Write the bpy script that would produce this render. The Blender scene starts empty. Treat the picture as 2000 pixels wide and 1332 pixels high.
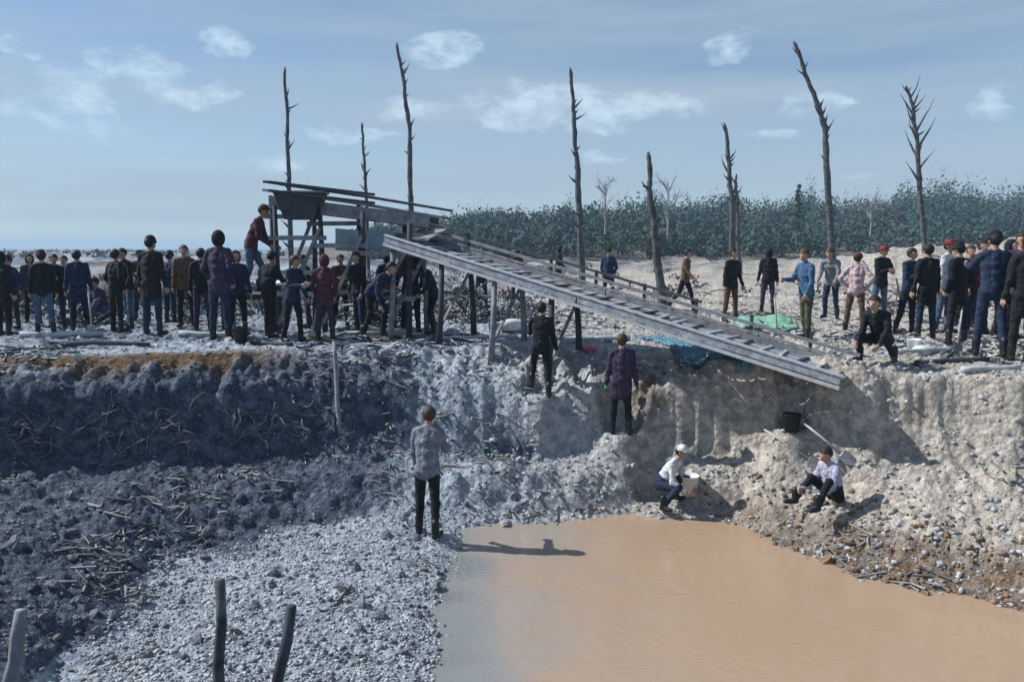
import bpy, bmesh, math, random
import numpy as np
from mathutils import Vector, Matrix, noise
R = math.radians
random.seed(7); rng = np.random.default_rng(7)
SC = bpy.context.scene
COL = SC.collection

# ------------------------------------------------------------------ camera
F = 1570.0; CX, CY = 1000.0, 666.0; HOR = 485.0; ZC = 1.7
PITCH = math.atan((CY - HOR) / F)
cam_d = bpy.data.cameras.new('camera'); cam = bpy.data.objects.new('camera', cam_d); COL.objects.link(cam)
cam_d.sensor_width = 36.0; cam_d.lens = 36.0 * F / 2000.0
cam_d.clip_start = 0.05; cam_d.clip_end = 6000
cam.location = (0, 0, ZC); cam.rotation_euler = (math.pi / 2 - PITCH, 0, 0)
SC.camera = cam

# ------------------------------------------------------------------ light, sky, exposure
SUN_EL, SUN_AZ = 42.0, -78.0           # azimuth clockwise from +Y (camera direction): the sun stands to the left
sd = Vector((math.sin(R(SUN_AZ)) * math.cos(R(SUN_EL)), math.cos(R(SUN_AZ)) * math.cos(R(SUN_EL)), math.sin(R(SUN_EL))))
sun_d = bpy.data.lights.new('sun', 'SUN'); sun = bpy.data.objects.new('sun', sun_d); COL.objects.link(sun)
sun_d.energy = 5.0; sun_d.angle = R(0.55); sun_d.color = (1.0, 0.97, 0.92)
sun.rotation_euler = sd.to_track_quat('Z', 'Y').to_euler(); sun.location = (-30, 0, 30)
SC.view_settings.view_transform = 'Standard'; SC.view_settings.look = 'None'
SC.view_settings.gamma = 1.0; SC.view_settings.exposure = 0.28; SC.view_settings.use_curve_mapping = False

def ray(u, v):
    a = (u - CX) / F; b = (v - CY) / F
    d = Vector((a, 1.0, -b))
    c, s = math.cos(-PITCH), math.sin(-PITCH)
    return Vector((d.x, d.y * c - d.z * s, d.y * s + d.z * c))
def at(u, v, Y):
    d = ray(u, v); k = Y / d.y
    return Vector((d.x * k, Y, ZC + d.z * k))
def on_z(u, v, z):
    d = ray(u, v); k = (z - ZC) / d.z
    return Vector((d.x * k, d.y * k, z))

def build_world():
    w = bpy.data.worlds.new('World'); SC.world = w; w.use_nodes = True
    nt = w.node_tree; nt.nodes.clear(); N = nt.nodes.new; L = nt.links.new
    out = N('ShaderNodeOutputWorld'); bg = N('ShaderNodeBackground'); bg.inputs[1].default_value = 0.090
    sky = N('ShaderNodeTexSky'); sky.sky_type = 'NISHITA'; sky.sun_disc = False
    sky.sun_elevation = R(SUN_EL); sky.sun_rotation = R(SUN_AZ); sky.altitude = 100
    sky.air_density = 1.0; sky.dust_density = 0.0; sky.ozone_density = 4.0
    tc = N('ShaderNodeTexCoord'); sep = N('ShaderNodeSeparateXYZ'); L(tc.outputs['Generated'], sep.inputs[0])
    def M(op, a=None, b=None, c=None):
        n = N('ShaderNodeMath'); n.operation = op
        for i, v in enumerate((a, b, c)):
            if v is None: continue
            if isinstance(v, (int, float)): n.inputs[i].default_value = v
            else: L(v, n.inputs[i])
        return n.outputs[0]
    az = M('ARCTAN2', sep.outputs[0], sep.outputs[1]); el = M('ARCSINE', sep.outputs[2])
    vec = N('ShaderNodeCombineXYZ'); L(az, vec.inputs[0]); L(M('MULTIPLY', el, 1.9), vec.inputs[1])
    n1 = N('ShaderNodeTexNoise'); n1.inputs['Scale'].default_value = 24; n1.inputs['Detail'].default_value = 8; n1.inputs['Roughness'].default_value = 0.62
    L(vec.outputs[0], n1.inputs['Vector'])
    fb = n1.outputs[0]
    wn = N('ShaderNodeTexNoise'); wn.inputs['Scale'].default_value = 11; wn.inputs['Detail'].default_value = 5; L(vec.outputs[0], wn.inputs['Vector'])
    wc = N('ShaderNodeSeparateColor'); L(wn.outputs['Color'], wc.inputs[0])
    az0, el0 = az, el
    az = M('ADD', az, M('MULTIPLY', M('SUBTRACT', wc.outputs[0], .5), .11)); el = M('ADD', el, M('MULTIPLY', M('SUBTRACT', wc.outputs[1], .5), .055))
    # cloud bodies: (image column, row, half width, half height, strength)
    cl = [(140, 195, 190, 75, .55), (270, 130, 120, 32, .8), (390, 178, 90, 28, .75), (860, 95, 92, 32, 1.0), (810, 205, 70, 26, .8), (1120, 210, 240, 40, .95),
          (1280, 195, 80, 26, .8), (700, 258, 110, 22, .7), (1500, 265, 80, 18, .6), (320, 312, 64, 16, .6), (540, 312, 110, 26, .5),
          (50, 92, 44, 18, .7), (1920, 205, 68, 36, .8), (800, 320, 120, 20, .35), (1700, 330, 120, 18, .3), (440, 92, 60, 26, .7), (1440, 92, 56, 28, .8), (1600, 205, 80, 24, .6), (990, 180, 50, 20, .5), (1180, 300, 90, 18, .45)]
    tot = None
    for off in (0,):
        for (u, v, hw, hh, s) in cl:
            d = ray(u + off, v).normalized(); a0 = math.atan2(d.x, d.y); e0 = math.asin(d.z)
            k = math.cos(a0) ** 2
            sa = .95 * hw / F * max(k, .6); se = 1.0 * hh / F
            qa = M('MULTIPLY', M('SUBTRACT', az, a0), 1 / sa); qe = M('MULTIPLY', M('SUBTRACT', el, e0), 1 / se)
            r2 = M('ADD', M('MULTIPLY', qa, qa), M('MULTIPLY', qe, qe))
            g = M('MULTIPLY', M('MAXIMUM', M('SUBTRACT', 1.35, M('SQRT', r2)), 0.0), s)
            tot = g if tot is None else M('MAXIMUM', tot, g)
    # the same broken fair-weather field goes on round the rest of the sky
    n0 = N('ShaderNodeTexNoise'); n0.inputs['Scale'].default_value = 3.1; n0.inputs['Detail'].default_value = 3; L(vec.outputs[0], n0.inputs['Vector'])
    az, el = az0, el0
    away = M('GREATER_THAN', M('ABSOLUTE', az), 0.66)
    gen = M('MULTIPLY', M('MULTIPLY', M('MAXIMUM', M('SUBTRACT', n0.outputs[0], 0.56), 0.0), 7.0), away)
    tot = M('MAXIMUM', tot, gen)
    cm = N('ShaderNodeMapRange'); cm.interpolation_type = 'SMOOTHSTEP'; cm.inputs[1].default_value = 0.42; cm.inputs[2].default_value = 1.55
    L(M('ADD', M('MULTIPLY', tot, 0.55), M('MULTIPLY', M('MULTIPLY', M('SUBTRACT', fb, 0.30), 2.7), M('MINIMUM', M('MULTIPLY', tot, 2.2), 1.0))), cm.inputs[0])
    cloud = M('MULTIPLY', cm.outputs[0], 0.8)
    # thin veil with long slanting streaks
    mp = N('ShaderNodeMapping'); L(vec.outputs[0], mp.inputs[0]); mp.inputs['Rotation'].default_value = (0, 0, R(-52)); mp.inputs['Scale'].default_value = (0.9, 5.0, 1)
    n2 = N('ShaderNodeTexNoise'); n2.inputs['Scale'].default_value = 1.6; n2.inputs['Detail'].default_value = 4; L(mp.outputs[0], n2.inputs['Vector'])
    vm = N('ShaderNodeMapRange'); vm.inputs[1].default_value = 0.35; vm.inputs[2].default_value = 0.75; vm.inputs[3].default_value = 0.10; vm.inputs[4].default_value = 0.95
    L(n2.outputs[0], vm.inputs[0])
    hz = N('ShaderNodeMapRange'); hz.interpolation_type = 'SMOOTHSTEP'; hz.inputs[1].default_value = 0.0; hz.inputs[2].default_value = 0.34; hz.inputs[3].default_value = 0.42; hz.inputs[4].default_value = 0.0; L(el, hz.inputs[0])
    vfac = M('MINIMUM', M('ADD', vm.outputs[0], hz.outputs[0]), 0.95)
    veilc = N('ShaderNodeRGB'); veilc.outputs[0].default_value = (3.75, 4.75, 5.9, 1)
    cloudc = N('ShaderNodeRGB'); cloudc.outputs[0].default_value = (6.0, 7.6, 9.0, 1)
    mx = N('ShaderNodeMixRGB'); L(vfac, mx.inputs[0]); L(sky.outputs[0], mx.inputs[1]); L(veilc.outputs[0], mx.inputs[2])
    mx2 = N('ShaderNodeMixRGB'); L(cloud, mx2.inputs[0]); L(mx.outputs[0], mx2.inputs[1]); L(cloudc.outputs[0], mx2.inputs[2])
    L(mx2.outputs[0], bg.inputs[0]); L(bg.outputs[0], out.inputs[0])
build_world()

# ------------------------------------------------------------------ materials
MATS = {}
def mat(name, col, rough=0.8, var=0.25, scale=18.0, bump=0.15, spec=0.3, metal=0.0, col2=None, stretch=None):
    if name in MATS: return MATS[name]
    m = bpy.data.materials.new(name); m.use_nodes = True; nt = m.node_tree; N = nt.nodes.new; L = nt.links.new
    b = nt.nodes['Principled BSDF']; b.inputs['Roughness'].default_value = rough; b.inputs['Metallic'].default_value = metal
    b.inputs['Specular IOR Level'].default_value = spec
    tc = N('ShaderNodeTexCoord'); n = N('ShaderNodeTexNoise'); n.inputs['Scale'].default_value = scale; n.inputs['Detail'].default_value = 6; n.inputs['Roughness'].default_value = 0.65
    if stretch:
        mp = N('ShaderNodeMapping'); mp.inputs['Scale'].default_value = stretch; L(tc.outputs['Object'], mp.inputs[0]); L(mp.outputs[0], n.inputs['Vector'])
    else: L(tc.outputs['Object'], n.inputs['Vector'])
    cr = N('ShaderNodeValToRGB'); c2 = col2 or tuple(min(1, c * (1 + var)) for c in col)
    lo = tuple(c * (1 - var) for c in col)
    cr.color_ramp.elements[0].position = .3; cr.color_ramp.elements[1].position = .72
    cr.color_ramp.elements[0].color = (*lo, 1); cr.color_ramp.elements[1].color = (*c2, 1)
    L(n.outputs[0], cr.inputs[0]); L(cr.outputs[0], b.inputs['Base Color'])
    if bump:
        bp = N('ShaderNodeBump'); bp.inputs['Strength'].default_value = bump; bp.inputs['Distance'].default_value = 0.02
        L(n.outputs[0], bp.inputs['Height']); L(bp.outputs[0], b.inputs['Normal'])
    MATS[name] = m; return m

def soil_material():
    m = bpy.data.materials.new('pit_soil'); m.use_nodes = True; nt = m.node_tree; N = nt.nodes.new; L = nt.links.new
    b = nt.nodes['Principled BSDF']; b.inputs['Specular IOR Level'].default_value = 0.25
    tc = N('ShaderNodeTexCoord'); at_ = N('ShaderNodeAttribute'); at_.attribute_name = 'soil'
    sp = N('ShaderNodeSeparateColor'); L(at_.outputs['Color'], sp.inputs[0])
    def noise_(s, d=6, r=.6):
        n = N('ShaderNodeTexNoise'); n.inputs['Scale'].default_value = s; n.inputs['Detail'].default_value = d; n.inputs['Roughness'].default_value = r
        L(tc.outputs['Object'], n.inputs['Vector']); return n.outputs[0]
    def ramp(x, a, bb):
        r = N('ShaderNodeMapRange'); r.interpolation_type = 'SMOOTHSTEP'; r.inputs[1].default_value = a; r.inputs[2].default_value = bb; L(x, r.inputs[0]); return r.outputs[0]
    def mix(f, c1, c2):
        x = N('ShaderNodeMixRGB')
        if isinstance(f, float): x.inputs[0].default_value = f
        else: L(f, x.inputs[0])
        for i, c in ((1, c1), (2, c2)):
            if isinstance(c, tuple): x.inputs[i].default_value = (*c, 1)
            else: L(c, x.inputs[i])
        return x.outputs[0]
    def math_(op, a, bb):
        n = N('ShaderNodeMath'); n.operation = op; n.use_clamp = True
        for i, v in enumerate((a, bb)):
            if isinstance(v, (int, float)): n.inputs[i].default_value = v
            else: L(v, n.inputs[i])
        return n.outputs[0]
    big = noise_(1.1, 5); mid = noise_(6, 6, .7); fine = noise_(38, 5, .7)
    vo = N('ShaderNodeTexVoronoi'); vo.inputs['Scale'].default_value = 26; L(tc.outputs['Object'], vo.inputs['Vector'])
    vo2 = N('ShaderNodeTexVoronoi'); vo2.inputs['Scale'].default_value = 11; L(tc.outputs['Object'], vo2.inputs['Vector'])
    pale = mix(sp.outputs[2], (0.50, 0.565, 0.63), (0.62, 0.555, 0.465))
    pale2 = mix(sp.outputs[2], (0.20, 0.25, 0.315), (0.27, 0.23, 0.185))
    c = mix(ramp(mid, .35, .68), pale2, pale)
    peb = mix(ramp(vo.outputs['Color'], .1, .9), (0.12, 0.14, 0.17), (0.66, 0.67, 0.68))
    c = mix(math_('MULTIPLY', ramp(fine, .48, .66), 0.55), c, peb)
    dark = mix(ramp(mid, .38, .72), (0.030, 0.045, 0.072), (0.145, 0.18, 0.235))  # dark tone: painted shade of the left pit wall, also heath ground
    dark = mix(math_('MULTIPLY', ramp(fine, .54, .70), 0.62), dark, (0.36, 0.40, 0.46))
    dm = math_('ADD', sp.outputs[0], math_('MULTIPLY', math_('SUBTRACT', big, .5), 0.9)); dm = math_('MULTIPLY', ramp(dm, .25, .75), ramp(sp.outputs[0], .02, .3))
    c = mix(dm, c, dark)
    och = mix(ramp(mid, .35, .7), (0.040, 0.020, 0.009), (0.20, 0.115, 0.058))
    och = mix(math_('MULTIPLY', ramp(fine, .52, .7), 0.5), och, (0.40, 0.29, 0.20))
    om = math_('ADD', sp.outputs[1], math_('MULTIPLY', math_('SUBTRACT', big, .5), 1.0)); om = math_('MULTIPLY', ramp(om, .25, .75), ramp(sp.outputs[1], .02, .3))
    c = mix(om, c, och)
    # wet band just above the waterline
    L(c, b.inputs['Base Color'])
    gz = N('ShaderNodeSeparateXYZ'); L(tc.outputs['Object'], gz.inputs[0])
    wet = N('ShaderNodeMapRange'); wet.inputs[1].default_value = -2.16; wet.inputs[2].default_value = -2.02; wet.inputs[3].default_value = 0.32; wet.inputs[4].default_value = 0.9
    L(gz.outputs[2], wet.inputs[0]); L(wet.outputs[0], b.inputs['Roughness'])
    h = math_('ADD', math_('MULTIPLY', mid, .5), math_('MULTIPLY', fine, .35)); 
    h2 = N('ShaderNodeMath'); h2.operation = 'SUBTRACT'; L(h, h2.inputs[0]); L(math_('MULTIPLY', vo2.outputs['Distance'], .5), h2.inputs[1])
    bp = N('ShaderNodeBump'); bp.inputs['Strength'].default_value = 1.0; bp.inputs['Distance'].default_value = 0.10; L(h2.outputs[0], bp.inputs['Height']); L(bp.outputs[0], b.inputs['Normal'])
    return m

def water_material(name, c1, c2, xa, xb):
    m = bpy.data.materials.new(name); m.use_nodes = True; nt = m.node_tree; N = nt.nodes.new; L = nt.links.new
    b = nt.nodes['Principled BSDF']; b.inputs['Roughness'].default_value = 0.05; b.inputs['IOR'].default_value = 1.42
    tc = N('ShaderNodeTexCoord'); sx = N('ShaderNodeSeparateXYZ'); L(tc.outputs['Object'], sx.inputs[0])
    n = N('ShaderNodeTexNoise'); n.inputs['Scale'].default_value = 0.9; n.inputs['Detail'].default_value = 5; L(tc.outputs['Object'], n.inputs['Vector'])
    ad = N('ShaderNodeMath'); ad.operation = 'MULTIPLY_ADD'; ad.inputs[1].default_value = 3.4; L(n.outputs[0], ad.inputs[0]); L(sx.outputs[0], ad.inputs[2])
    mr = N('ShaderNodeMapRange'); mr.interpolation_type = 'SMOOTHSTEP'; mr.inputs[1].default_value = xa + 1.7; mr.inputs[2].default_value = xb + 1.7; L(ad.outputs[0], mr.inputs[0])
    mx = N('ShaderNodeMixRGB'); mx.inputs[1].default_value = (*c1, 1); mx.inputs[2].default_value = (*c2, 1); L(mr.outputs[0], mx.inputs[0]); sh0 = N('ShaderNodeAttribute'); sh0.attribute_name = 'shallow'
    s1 = N('ShaderNodeMath'); s1.operation = 'MULTIPLY_ADD'; s1.inputs[1].default_value = 1.1; L(n.outputs[0], s1.inputs[0]); L(sh0.outputs['Fac'], s1.inputs[2])
    s2 = N('ShaderNodeMapRange'); s2.interpolation_type = 'SMOOTHSTEP'; s2.inputs[1].default_value = .72; s2.inputs[2].default_value = 1.25; L(s1.outputs[0], s2.inputs[0])
    mx2 = N('ShaderNodeMixRGB'); mx2.inputs[2].default_value = (0.20, 0.215, 0.22, 1); L(s2.outputs[0], mx2.inputs[0]); L(mx.outputs[0], mx2.inputs[1]); L(mx2.outputs[0], b.inputs['Base Color'])
    mp = N('ShaderNodeMapping'); mp.inputs['Scale'].default_value = (0.9, 2.6, 1); mp.inputs['Rotation'].default_value = (0, 0, R(12)); L(tc.outputs['Object'], mp.inputs[0])
    r1 = N('ShaderNodeTexNoise'); r1.inputs['Scale'].default_value = 5.0; r1.inputs['Detail'].default_value = 4; L(mp.outputs[0], r1.inputs['Vector'])
    # choppier over the shallow gravel at the left of each pond
    sh = N('ShaderNodeAttribute'); sh.attribute_name = 'shallow'
    st = N('ShaderNodeMath'); st.operation = 'MULTIPLY_ADD'; st.inputs[1].default_value = 0.70; st.inputs[2].default_value = 0.22; L(sh.outputs['Fac'], st.inputs[0])
    r2 = N('ShaderNodeTexNoise'); r2.inputs['Scale'].default_value = 16.0; r2.inputs['Detail'].default_value = 4; L(mp.outputs[0], r2.inputs['Vector'])
    mm = N('ShaderNodeMixRGB'); L(sh.outputs['Fac'], mm.inputs[0]); L(r1.outputs[0], mm.inputs[1]); L(r2.outputs[0], mm.inputs[2])
    cal = N('ShaderNodeTexNoise'); cal.inputs['Scale'].default_value = 0.55; cal.inputs['Detail'].default_value = 3; L(mp.outputs[0], cal.inputs['Vector'])
    cr_ = N('ShaderNodeMapRange'); cr_.inputs[1].default_value = .38; cr_.inputs[2].default_value = .64; cr_.inputs[3].default_value = .15; cr_.inputs[4].default_value = 1.3; L(cal.outputs[0], cr_.inputs[0])
    stm = N('ShaderNodeMath'); stm.operation = 'MULTIPLY'; L(st.outputs[0], stm.inputs[0]); L(cr_.outputs[0], stm.inputs[1])
    bp = N('ShaderNodeBump'); bp.inputs['Distance'].default_value = 0.06; L(stm.outputs[0], bp.inputs['Strength']); L(mm.outputs[0], bp.inputs['Height']); L(bp.outputs[0], b.inputs['Normal'])
    return m

M_wood = mat('weathered_wood', (0.20, 0.21, 0.23), .85, .45, 7, .4, stretch=(1, 1, 1))
M_wood_dark = mat('wet_dark_wood', (0.045, 0.052, 0.065), .8, .5, 8, .4)
M_wood_pale = mat('pale_bare_wood', (0.40, 0.42, 0.44), .8, .25, 9, .25)
M_wood_brown = mat('brown_board', (0.13, 0.09, 0.065), .85, .4, 9, .3)
M_bark = mat('dead_bark', (0.040, 0.048, 0.062), .95, .6, 6, .6, col2=(0.13, 0.14, 0.15))
M_bark_pale = mat('bleached_bark', (0.36, 0.33, 0.33), .95, .25, 6, .4)
M_rope = mat('dry_root', (0.20, 0.20, 0.20), .9, .4, 20, .2)
M_twig = mat('twig_wood', (0.13, 0.13, 0.14), .9, .6, 3, .2, col2=(0.4, 0.4, 0.4))
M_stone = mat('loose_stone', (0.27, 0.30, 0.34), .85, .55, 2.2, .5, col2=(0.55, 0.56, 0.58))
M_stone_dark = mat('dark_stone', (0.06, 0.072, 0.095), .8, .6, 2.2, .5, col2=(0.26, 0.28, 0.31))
M_stone_brown = mat('brown_stone', (0.11, 0.066, 0.038), .85, .55, 2.2, .5, col2=(0.34, 0.24, 0.165))
M_stone_tan = mat('tan_stone', (0.42, 0.33, 0.28), .6, .4, 2.2, .4, col2=(0.6, 0.5, 0.44))
M_shoal = mat('shoal_pebble', (0.26, 0.29, 0.32), .55, .6, 17, .2, spec=.4, col2=(0.62, 0.65, 0.67))
M_shoal_tan = mat('tan_shoal_pebble', (0.20, 0.14, 0.11), .35, .6, 17, .2, spec=.5, col2=(0.58, 0.47, 0.40))
M_steel = mat('worn_steel', (0.30, 0.31, 0.33), .45, .3, 30, .1, metal=.8)
M_white_pl = mat('white_plastic', (0.75, 0.77, 0.80), .45, .1, 12, .05)
M_sack = mat('pale_sack', (0.55, 0.56, 0.58), .9, .2, 14, .3)
M_tarp = mat('blue_tarp', (0.035, 0.12, 0.19), .55, .45, 9, .5, col2=(0.13, 0.29, 0.38))
M_green = mat('green_leaf', (0.02, 0.12, 0.03), .6, .4, 9, .1)
M_greentarp = mat('green_net', (0.16, 0.36, 0.26), .8, .3, 12, .3)
M_pink = mat('pink_cloth', (0.55, 0.16, 0.22), .9, .25, 12, .3)
M_black = mat('black_rubber', (0.018, 0.02, 0.025), .6, .3, 12, .1)
M_tin = mat('bluish_tin_sheet', (0.22, 0.30, 0.36), .5, .3, 5, .2)

# ------------------------------------------------------------------ mesh helpers
class MB:
    def __init__(s): s.v = []; s.f = []
    def add(s, vs, fs):
        o = len(s.v); s.v.extend(vs); s.f.extend([tuple(i + o for i in f) for f in fs])
    def bar(s, p0, p1, w, h, up=Vector((0, 0, 1))):
        p0 = Vector(p0); p1 = Vector(p1); d = (p1 - p0).normalized()
        x = d.cross(up)
        if x.length < 1e-4: x = d.cross(Vector((0, 1, 0)))
        x.normalize(); y = x.cross(d).normalized(); vs = []
        for p in (p0, p1):
            for a, b in ((-1, -1), (1, -1), (1, 1), (-1, 1)): vs.append(tuple(p + x * (a * w / 2) + y * (b * h / 2)))
        s.add(vs, [(0, 1, 2, 3)[::-1], (4, 5, 6, 7), (0, 1, 5, 4), (1, 2, 6, 5), (2, 3, 7, 6), (3, 0, 4, 7)])
    def tube(s, pts, rad, n=8, jit=0.0, cap=True):
        pts = [Vector(p) for p in pts]; vs = []; m = len(pts)
        for i, p in enumerate(pts):
            d = (pts[min(i + 1, m - 1)] - pts[max(i - 1, 0)]).normalized()
            a = d.cross(Vector((0.13, 0.97, 0.21)));
            if a.length < 1e-3: a = d.cross(Vector((1, 0, 0)))
            a.normalize(); b = d.cross(a).normalized()
            for k in range(n):
                t = 2 * math.pi * k / n; r = rad[i] * (1 + jit * (random.random() - .5) * 2)
                vs.append(tuple(p + a * (math.cos(t) * r) + b * (math.sin(t) * r)))
        fs = [(i * n + k, i * n + (k + 1) % n, (i + 1) * n + (k + 1) % n, (i + 1) * n + k) for i in range(m - 1) for k in range(n)]
        if cap: fs += [tuple(range(n))[::-1], tuple((m - 1) * n + k for k in range(n))]
        s.add(vs, fs)
    def lathe(s, prof, n=16, M=None):
        vs = []; M = M or Matrix()
        for r, z in prof:
            for k in range(n):
                t = 2 * math.pi * k / n; vs.append(tuple(M @ Vector((r * math.cos(t), r * math.sin(t), z))))
        m = len(prof)
        s.add(vs, [(i * n + k, i * n + (k + 1) % n, (i + 1) * n + (k + 1) % n, (i + 1) * n + k) for i in range(m - 1) for k in range(n)])
    def ell(s, c, r, M=None, n=12, m=8, sq=None):
        vs = []; M = M or Matrix.Identity(3); c = Vector(c)
        for i in range(m + 1):
            ph = math.pi * i / m
            for k in range(n):
                t = 2 * math.pi * k / n
                p = Vector((r[0] * math.sin(ph) * math.cos(t), r[1] * math.sin(ph) * math.sin(t), r[2] * math.cos(ph)))
                if sq: p = sq(p)
                vs.append(tuple(c + M @ p))
        s.add(vs, [(i * n + k, (i + 1) * n + k, (i + 1) * n + (k + 1) % n, i * n + (k + 1) % n) for i in range(m) for k in range(n)])
    def mesh(s, name, smooth=False):
        me = bpy.data.meshes.new(name); me.from_pydata([tuple(v) for v in s.v], [], s.f); me.update()
        if smooth: me.polygons.foreach_set('use_smooth', [True] * len(me.polygons))
        return me
    def build(s, name, m, parent=None, smooth=False, local=None):
        if local is not None: s.v = [tuple(Vector(v) - local) for v in s.v]
        me = s.mesh(name, smooth); me.materials.append(m)
        o = bpy.data.objects.new(name, me); COL.objects.link(o)
        if parent: o.parent = parent
        elif local is not None: o.location = local
        return o
def tag(o, label=None, cat=None, group=None, kind=None):
    if label: o['label'] = label
    if cat: o['category'] = cat
    if group: o['group'] = group
    if kind: o['kind'] = kind
    return o
def empty(name, loc, rz=0):
    o = bpy.data.objects.new(name, None); o.empty_display_size = .2; o.location = loc; o.rotation_euler = (0, 0, rz); COL.objects.link(o); return o
def raw_mesh(name, V, Fc, m, smooth=False):
    """V (n,3) array, Fc (m,k) array of equal-sided faces"""
    me = bpy.data.meshes.new(name); k = Fc.shape[1]
    me.vertices.add(len(V)); me.vertices.foreach_set('co', V.astype(np.float32).ravel())
    me.loops.add(Fc.size); me.loops.foreach_set('vertex_index', Fc.astype(np.int32).ravel())
    me.polygons.add(len(Fc)); me.polygons.foreach_set('loop_start', np.arange(0, Fc.size, k, dtype=np.int32)); me.polygons.foreach_set('loop_total', np.full(len(Fc), k, np.int32))
    me.update(calc_edges=True); me.validate()
    if smooth: me.polygons.foreach_set('use_smooth', np.ones(len(Fc), bool))
    me.materials.append(m); return me

# ------------------------------------------------------------------ terrain: one scooped pit with a bench, plateau behind
ZW = -2.2
def Yof(v, z): return on_z(1000, v, z).y
# per column: shore, low, mid, bench, wall, rim  -> (image row where it meets the eye, height)
C = {
 -700: [(1332, -1.2), (1150, -1.1), (1000, -.9), (860, -.6), (770, -.2), (715, 0)],
 -200: [(1332, -1.6), (1200, -1.5), (1050, -1.4), (900, -1.15), (770, -.3), (705, 0)],
 0:    [(1332, -1.95), (1200, -1.75), (1050, -1.55), (905, -1.38), (770, -.35), (700, 0)],
 194:  [(1325, -2.2), (1180, -1.98), (1040, -1.7), (900, -1.42), (765, -.4), (697, 0)],
 318:  [(1172, -2.2), (1090, -2.0), (990, -1.7), (895, -1.42), (762, -.42), (692, 0)],
 430:  [(1120, -2.2), (1050, -1.98), (970, -1.69), (890, -1.43), (758, -.43), (688, 0)],
 600:  [(1060, -2.2), (1005, -1.97), (945, -1.68), (888, -1.46), (750, -.45), (679, 0)],
 840:  [(1030, -2.2), (985, -1.97), (930, -1.67), (880, -1.46), (745, -.47), (671, 0)],
 1100: [(1010, -2.2), (968, -1.96), (925, -1.69), (880, -1.48), (750, -.47), (668, 0)],
 1300: [(998, -2.2), (963, -1.97), (925, -1.72), (880, -1.46), (765, -.5), (678, 0)],
 1430: [(1012, -2.2), (972, -1.97), (930, -1.72), (882, -1.44), (785, -.65), (702, 0)],
 1540: [(1066, -2.2), (1010, -1.98), (950, -1.72), (892, -1.36), (815, -.78), (735, 0)],
 1700: [(1122, -2.2), (1060, -1.98), (990, -1.68), (910, -1.28), (832, -.78), (752, 0)],
 1850: [(1155, -2.2), (1080, -1.93), (1000, -1.57), (910, -1.18), (825, -.68), (748, 0)],
 2000: [(1195, -2.2), (1105, -1.88), (1010, -1.5), (905, -1.05), (815, -.5), (740, 0)],
 2200: [(1300, -2.2), (1180, -1.8), (1040, -1.3), (900, -.9), (810, -.4), (738, 0)],
 2700: [(1332, -1.5), (1180, -1.2), (1040, -.9), (900, -.6), (810, -.3), (740, 0)],
}
us = np.array(sorted(C)); nodesY = np.array([[Yof(v, z) for v, z in C[u]] for u in us]); nodesZ = np.array([[z for v, z in C[u]] for u in us])
def smooth_interp(x, xp, fp):
    i = np.clip(np.searchsorted(xp, x) - 1, 0, len(xp) - 2); t = (x - xp[i]) / (xp[i + 1] - xp[i]); t = np.clip(t, 0, 1)
    s = t * .45 + .55 * t * t * (3 - 2 * t)
    return fp[i] * (1 - s) + fp[i + 1] * s
UC = np.arange(-700, 2700.1, 4.0)
YG = np.concatenate([np.arange(1.2, 6.0, .12), np.arange(6.0, 17.0, .045), np.arange(17.0, 30, .16), np.geomspace(30, 2500, 70)])
nU, nY = len(UC), len(YG)
cNY = np.stack([smooth_interp(UC, us, nodesY[:, k]) for k in range(6)], 1); cNZ = np.stack([smooth_interp(UC, us, nodesZ[:, k]) for k in range(6)], 1)
bh = np.interp(UC, [-700, 150, 400, 700, 800, 850, 900, 980], [-2.10, -2.10, -2.07, -2.09, -2.12, -2.17, -2.27, -2.45])   # gravel beach along the left shore
cNZ[:, 0] = np.where((bh > -2.2) & (UC > 120) & (UC < 900), bh + .015, cNZ[:, 0])
Zt = np.zeros((nU, nY))
for i in range(nU):
    y0 = cNY[i, 0]; z0 = cNZ[i, 0]
    if UC[i] > 150 and UC[i] < 980: pre_y = [1.2, 2.6, 3.8, 5.0, max(y0 - .3, 5.9)]; pre_z = [.0, -.02, -.75, bh[i] - .02, bh[i]]
    elif z0 < -2.1: pre_y = [1.2, 2.6, 3.8, 5.4, max(y0 - .9, 5.9)]; pre_z = [.0, -.02, -.75, -2.3, -2.45]
    else: pre_y = [1.2, 2.6, 3.8, 4.8, 5.5]; pre_z = [.0, -.02, -.7, -1.3, (z0 - 1.3) / 2 - .2]
    yy = pre_y + list(cNY[i]) + [2600]; zz = pre_z + list(cNZ[i]) + [0]
    Zt[i] = np.interp(YG, yy, zz)
# soften creases a little along Y and across columns
for _ in range(3):
    Zt[:, 1:-1] = .25 * Zt[:, :-2] + .5 * Zt[:, 1:-1] + .25 * Zt[:, 2:]
for _ in range(2): Zt[1:-1] = .25 * Zt[:-2] + .5 * Zt[1:-1] + .25 * Zt[2:]
COSP = math.cos(PITCH); SINP = math.sin(PITCH)
TT = (UC - CX) / F                       # tangent across; x = t * (y cosP + (zc - z) sinP): columns follow lines of sight closely enough with z = -1
XX = TT[:, None] * (YG[None, :] * COSP + (ZC - np.minimum(Zt, 0)) * SINP); YY = np.repeat(YG[None, :], nU, 0)
rim = cNY[:, 5][:, None]
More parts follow.
